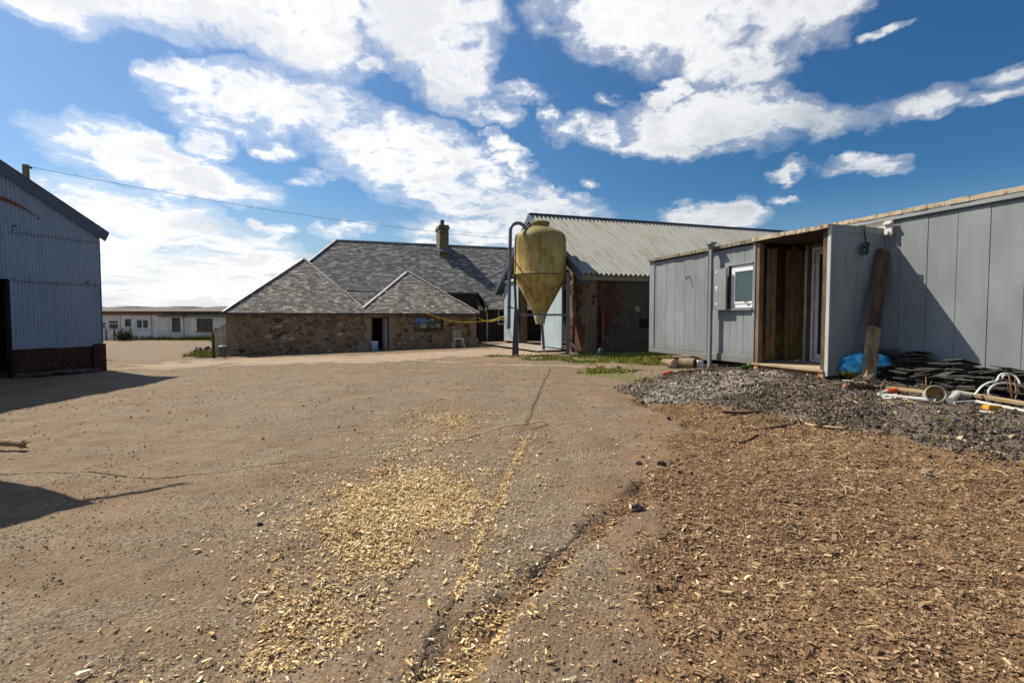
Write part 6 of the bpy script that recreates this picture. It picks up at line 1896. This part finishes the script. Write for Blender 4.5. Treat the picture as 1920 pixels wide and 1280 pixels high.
# chair
cv, cu = 4.95, 22.55; X, Y = fr2w(cv, cu, TH); zc = hz(X, Y)
T = Thing('garden_chair', 'pale grey plastic garden chair standing against the stone wall', 'chair', (cv, cu, zc), TH)
m_ = MB(); m_.box(cv - .21, cv + .21, cu - .2, cu + .2, zc + .38, zc + .42); T.part('seat', m_, M['chair'] if 'chair' in M else M['white'], bevel=.01)
m_ = MB(); m_.hexa([(cv - .21, cu + .16, zc + .42), (cv + .21, cu + .16, zc + .42), (cv + .21, cu + .2, zc + .42), (cv - .21, cu + .2, zc + .42)], [(cv - .19, cu + .26, zc + .80), (cv + .19, cu + .26, zc + .80), (cv + .19, cu + .29, zc + .80), (cv - .19, cu + .29, zc + .80)]); T.part('backrest', m_, M['concrete'], bevel=.01)
for a in (-1, 1):
    for b in (-1, 1):
        m_ = MB(); m_.tube([(cv + a * .19, cu + b * .18, zc + .38), (cv + a * .24, cu + b * .24, zc - .01)], .018, 8); T.part('leg', m_, M['white'])
# bucket by the door
bv, bu = 1.32, 22.82; X, Y = fr2w(bv, bu, TH); zb = hz(X, Y)
T = Thing('blue_bucket', 'pale blue plastic drum with a white lid at the steading door', 'drum', (bv, bu, zb), TH)
m_ = MB(); m_.lathe([(0, 0), (.135, 0), (.15, .03), (.155, .34), (.14, .36), (0, .36)], (bv, bu, zb - .01), 24); T.part('body', m_, m_noise('pale blue plastic', (.20, .28, .48), (.30, .38, .58), 5, .5), smooth=True)
m_ = MB(); m_.lathe([(.158, .35), (.158, .40), (.12, .41), (0, .41)], (bv, bu, zb - .01), 24); T.part('lid', m_, M['white'], smooth=True)
leafweed(829, 640, 120, .26, 'dark leafy plant against the stone wall left of the chair', 8)
g_ = G(895, 641); m_ = MB(); m_.tube([(g_[0], g_[1], hz(*g_)), (g_[0] + .02, g_[1], hz(*g_) + .18)], [.05, .04], 10); m_.tube([(g_[0] + .02, g_[1], hz(*g_) + .18), (g_[0] + .02, g_[1], hz(*g_) + .24)], [.018, .018], 8)
thing1('white_bottle', m_, M['white'], 'white plastic bottle standing at the right corner of the stone steading', 'bottle', smooth=True)
v_ = fr2w(.95, 22.95, TH); m_ = MB(); z_ = hz(*v_)
m_.prism([FS(.55, 23.0, z_ - .02), FS(1.15, 23.0, z_ - .02), FS(1.15, 23.0, z_ + .36), FS(.72, 23.0, z_ + .42)], tuple(Vector(FS(0, -.06, 0)) - Vector(FS(0, 0, 0))))
thing1('stone_slab', m_, M['stone_dress'], 'loose stone slab leaning beside the steading door', 'slab', bevel=.01)
# loose stones along the wall foot
for k, (v1, s1) in enumerate(((-.9, .10), (-.55, .12), (-2.9, .08), (.2, .09), (2.6, .10))):
    X, Y = fr2w(v1, 22.9, TH); z_ = hz(X, Y)
    thing1('loose_stone', blob((X, Y, z_ + s1 * .4), s1, s1 * .8, s1 * .7, 40 + k, .4, 14, flat=.6), M['stone_tan'] if k % 2 else M['stone_dress'], ['rounded stone, left of a pair against the steading wall', 'rounded stone, right of a pair against the steading wall', 'small stone against the left part of the steading wall', 'loose stone left of the slab by the steading door', 'loose stone between door and window of the steading'][k], 'stone')
# yellow rope strands
M['yellow'] = m_noise('yellow rope', (.55, .38, .03), (.75, .58, .08), 20, .8)
def rope(px, label, tags):
    P_ = smoothp([Vector(at(a, b, Y)) for a, b, Y in px], 6); m = MB(); m.tube(P_, .022, 6)
    T = Thing('yellow_rope', label, 'rope', tuple(P_[0])); T.part('strand', m, M['yellow'], smooth=True)
    rr = random.Random(len(px)); m = MB()
    for k in range(tags):
        p = P_[int(len(P_) * rr.uniform(.15, .95))]; m.prism([p + Vector((-.03, 0, 0)), p + Vector((.03, 0, 0)), p + Vector((rr.uniform(-.03, .03), 0, -rr.uniform(.05, .11)))], (0, .008, 0))
    T.part('tags', m, M['yellow'])
rope([(799, 586.5, 22.4), (820, 594, 22.5), (845, 601.5, 22.7), (873, 604, 23.0), (900, 602.5, 23.7), (922, 600, 24.6), (946, 592.5, 26.0)], 'yellow rope sagging from the steading eaves to the barn', 12)
rope([(897, 596, 24.4), (908, 601, 24.7), (918, 602.5, 25.0), (932, 600, 25.5), (946, 597.5, 26.1)], 'shorter yellow rope looping under the long one at the barn corner', 7)

# green and white bottle by the barn wall
p = at(1127, 664, 15.9); z_ = hz(p[0], p[1]); T = Thing('water_container', 'pale container with a green top standing by the brown barn wall', 'container', (p[0], p[1], z_))
m_ = MB(); m_.lathe([(0, 0), (.10, 0), (.11, .03), (.11, .17)], (p[0], p[1], z_), 20); T.part('body', m_, M['glass_green'], smooth=True)
m_ = MB(); m_.lathe([(.115, .165), (.115, .22), (.06, .30), (.03, .32), (0, .32)], (p[0], p[1], z_), 20); T.part('cap', m_, m_noise('green cap', (.008, .05, .02), (.015, .09, .035), 5, .5), smooth=True)

# post in the grass, stones, greenhouse, bin
g_ = G(401, 671); z_ = hz(*g_); m_ = MB(); t_ = at(399, 625, g_[1]); m_.tube([(g_[0], g_[1], z_ - .1), (t_[0], g_[1], t_[2])], .055, 10)
thing1('wooden_post', m_, M['timber_old'], 'short dark wooden post standing in the grass left of the steading', 'post')
for k, (px, py, s1) in enumerate(((371, 661, .20), (389, 656, .16), (393, 660, .12), (383, 661, .11))):
    g = G(px, py); z_ = hz(*g); thing1('dark_stone', blob((g[0], g[1], z_ + s1 * .4), s1 * 1.2, s1 * .8, s1 * .8, 60 + k, .5, 16, flat=.5), M['stone_black'] if k != 2 else M['clod'], ['dark boulder at the left end of the grass by the post', 'dark stacked lump left of the wooden post', 'brown lump touching the wooden post', 'small dark stone between boulder and post'][k], 'stone')
M['poly'] = m_noise('weathered translucent sheet', (.42, .41, .33), (.60, .58, .48), 4, .4, .3, 20)
gv0, gv1, gu0, gu1 = -5.2, -4.46, 24.2, 26.2
T = Thing('lean_to_greenhouse', 'small translucent lean-to greenhouse on the left end of the stone steading', 'greenhouse', ((gv0 + gv1) / 2, gu0, -.02), TH)
m_ = MB()
for a in (gv0, gv0 + .34, gv1 - .04):
    m_.box(a, a + .04, gu0 - .04, gu0 - .001, 0, .85 + (.55 * (a - gv0) / (gv1 - gv0)))
m_.box(gv0, gv1, gu0 - .045, gu0 - .002, .82, .87); m_.box(gv0 - .03, gv0 + .02, gu0, gu1, .82, .88)
T.part('frame', m_, M['white'])
m_ = MB(); m_.box(gv0 + .01, gv1, gu0, gu0 + .01, 0, .82); m_.box(gv0 + .01, gv0 + .02, gu0 + .01, gu1, 0, .82); m_.prism([(gv0, gu0, .88), (gv1, gu0, .88), (gv1, gu0, 1.42)], (0, .01, 0)); T.part('side_panels', m_, M['poly'])
m_ = MB(); m_.prism([(gv0 - .05, gu0 - .05, .87), (gv1, gu0 - .05, 1.45), (gv1, gu1, 1.45), (gv0 - .05, gu1, .87)], (0, 0, .015)); T.part('roof', m_, M['poly'])
g_ = G(418, 669); z_ = hz(*g_)
T = Thing('dustbin', 'dark grey dustbin standing before the little greenhouse', 'bin', (g_[0], g_[1], z_))
m_ = MB(); m_.lathe([(0, 0), (.115, 0), (.145, .40), (.15, .41)], (g_[0], g_[1], z_ - .01), 22); T.part('body', m_, M['bin'] if 'bin' in M else m_noise('grey green bin', (.09, .10, .08), (.16, .17, .14), 5, .6), smooth=True)
m_ = MB(); m_.lathe([(.165, .40), (.165, .43), (.1, .47), (.03, .48), (.03, .51), (0, .51)], (g_[0], g_[1], z_ - .01), 22); T.part('lid', m_, m_noise('grey lid', (.10, .11, .09), (.18, .19, .16), 5, .6), smooth=True)
# red trestle and striped marker in front of the white building
Yt = 39.0; zg = hz(-23, Yt); xa, xb = at(382, 0, Yt)[0], at(400, 0, Yt)[0]
T = Thing('red_trestle', 'faded red metal trestle standing before the white outbuilding', 'trestle', ((xa + xb) / 2, Yt, zg))
m_ = MB(); zt_ = at(0, 617, Yt)[2]; m_.box(xa - .05, xb + .05, Yt - .04, Yt + .04, zt_ - .06, zt_); T.part('top_bar', m_, M['rust'])
for x in (xa, xb):
    for dy_ in (-.3, .3):
        m_ = MB(); m_.beam((x, Yt, zt_ - .06), (x, Yt + dy_, zg), .04, .04, (1, 0, 0)); T.part('leg', m_, M['rust'])
m_ = MB(); m_.box(xa, xb, Yt - .16, Yt - .13, zg + .42, zg + .46); T.part('brace', m_, M['rust'])
xm = at(389, 0, 40.5)[0]; T = Thing('striped_marker', 'red and white striped marker post behind the red trestle', 'marker post', (xm, 40.5, zg)); z0 = hz(xm, 40.5); z1 = at(0, 614, 40.5)[2]; n = 9
for part_, c in (('red_band', 'red_paint'), ('white_band', 'white')):
    m_ = MB()
    for k in range(n):
        if (k % 2 == 0) == (c == 'red_paint'): m_.box(xm - .09, xm + .09, 40.45, 40.5, z0 + (z1 - z0) * k / n, z0 + (z1 - z0) * (k + 1) / n - .002)
    T.part(part_, m_, M[c])
# rail fence and bush in front of the far left windows
Yf = 42.5; zf = hz(-33, Yf); fx0, fx1 = at(175, 0, Yf)[0], at(224, 0, Yf)[0]
T = Thing('rail_fence', 'pale rail fence before the far left windows of the white outbuilding', 'fence', ((fx0 + fx1) / 2, Yf, zf)); m_ = MB(); m_.box(fx0, fx1, Yf - .02, Yf + .02, zf + .92, zf + .98); m_.box(fx0, fx1, Yf - .02, Yf + .02, zf + .45, zf + .50); T.part('rail', m_, M['timber_pale'])
for k in range(4):
    x = fx0 + (fx1 - fx0 - .1) * k / 3; m_ = MB(); m_.box(x, x + .09, Yf + .021, Yf + .10, zf - .1, zf + 1.05); T.part('post', m_, M['timber_old'])
def bush(x, y, z, rx, rz, n, label, seed):
    r = np.random.default_rng(seed); p = r.normal(0, 1, (n, 3)); p /= np.linalg.norm(p, axis=1)[:, None]; p *= r.uniform(.35, 1, (n, 1)) * (1 + .25 * r.normal(0, 1, (n, 1)))
    P_ = np.array([x, y, z + rz]) + p * [rx, rx * .5, rz]; a = r.normal(0, 1, (n, 3)); a /= np.linalg.norm(a, axis=1)[:, None]; b = np.cross(a, r.normal(0, 1, (n, 3))); b /= np.linalg.norm(b, axis=1)[:, None]
    s_ = r.uniform(.03, .07, (n, 1)); V = np.stack([P_ - a * s_, P_ + b * s_ * .6, P_ + a * s_, P_ - b * s_ * .6], 1).reshape(-1, 3)
    T = Thing('garden_bush', label, 'bush', (x, y, z)); T.link('leaves', mesh_np('leaves', V - np.array([x, y, z]), np.arange(n * 4).reshape(-1, 4), r.random(n), M['leaf_dark']))
    m = MB()
    for k in range(7): m.tube([(x, y, z - .05), (x + random.uniform(-.6, .6) * rx, y, z + rz * random.uniform(.8, 1.6))], [.02, .006], 5)
    T.part('branches', m, M['stem'])
M['leaf_dark'] = m_scatter('dark leaves', [(0, (.015, .03, .008)), (.6, (.05, .075, .02)), (.93, (.14, .15, .06)), (1, (.5, .5, .42))], .6)
bush(at(212, 0, 42.0)[0], 42.0, zf, .75, .42, 2600, 'dark leafy bush before the glazed door of the white outbuilding', 3)

ribbon('tarmac_edge', PG((905, 1010), (885, 1070), (862, 1118), (835, 1165), (800, 1225), (770, 1290)), .02, M['joint'], 'broken tarmac edge along the trail of wood chips', 8, .02)
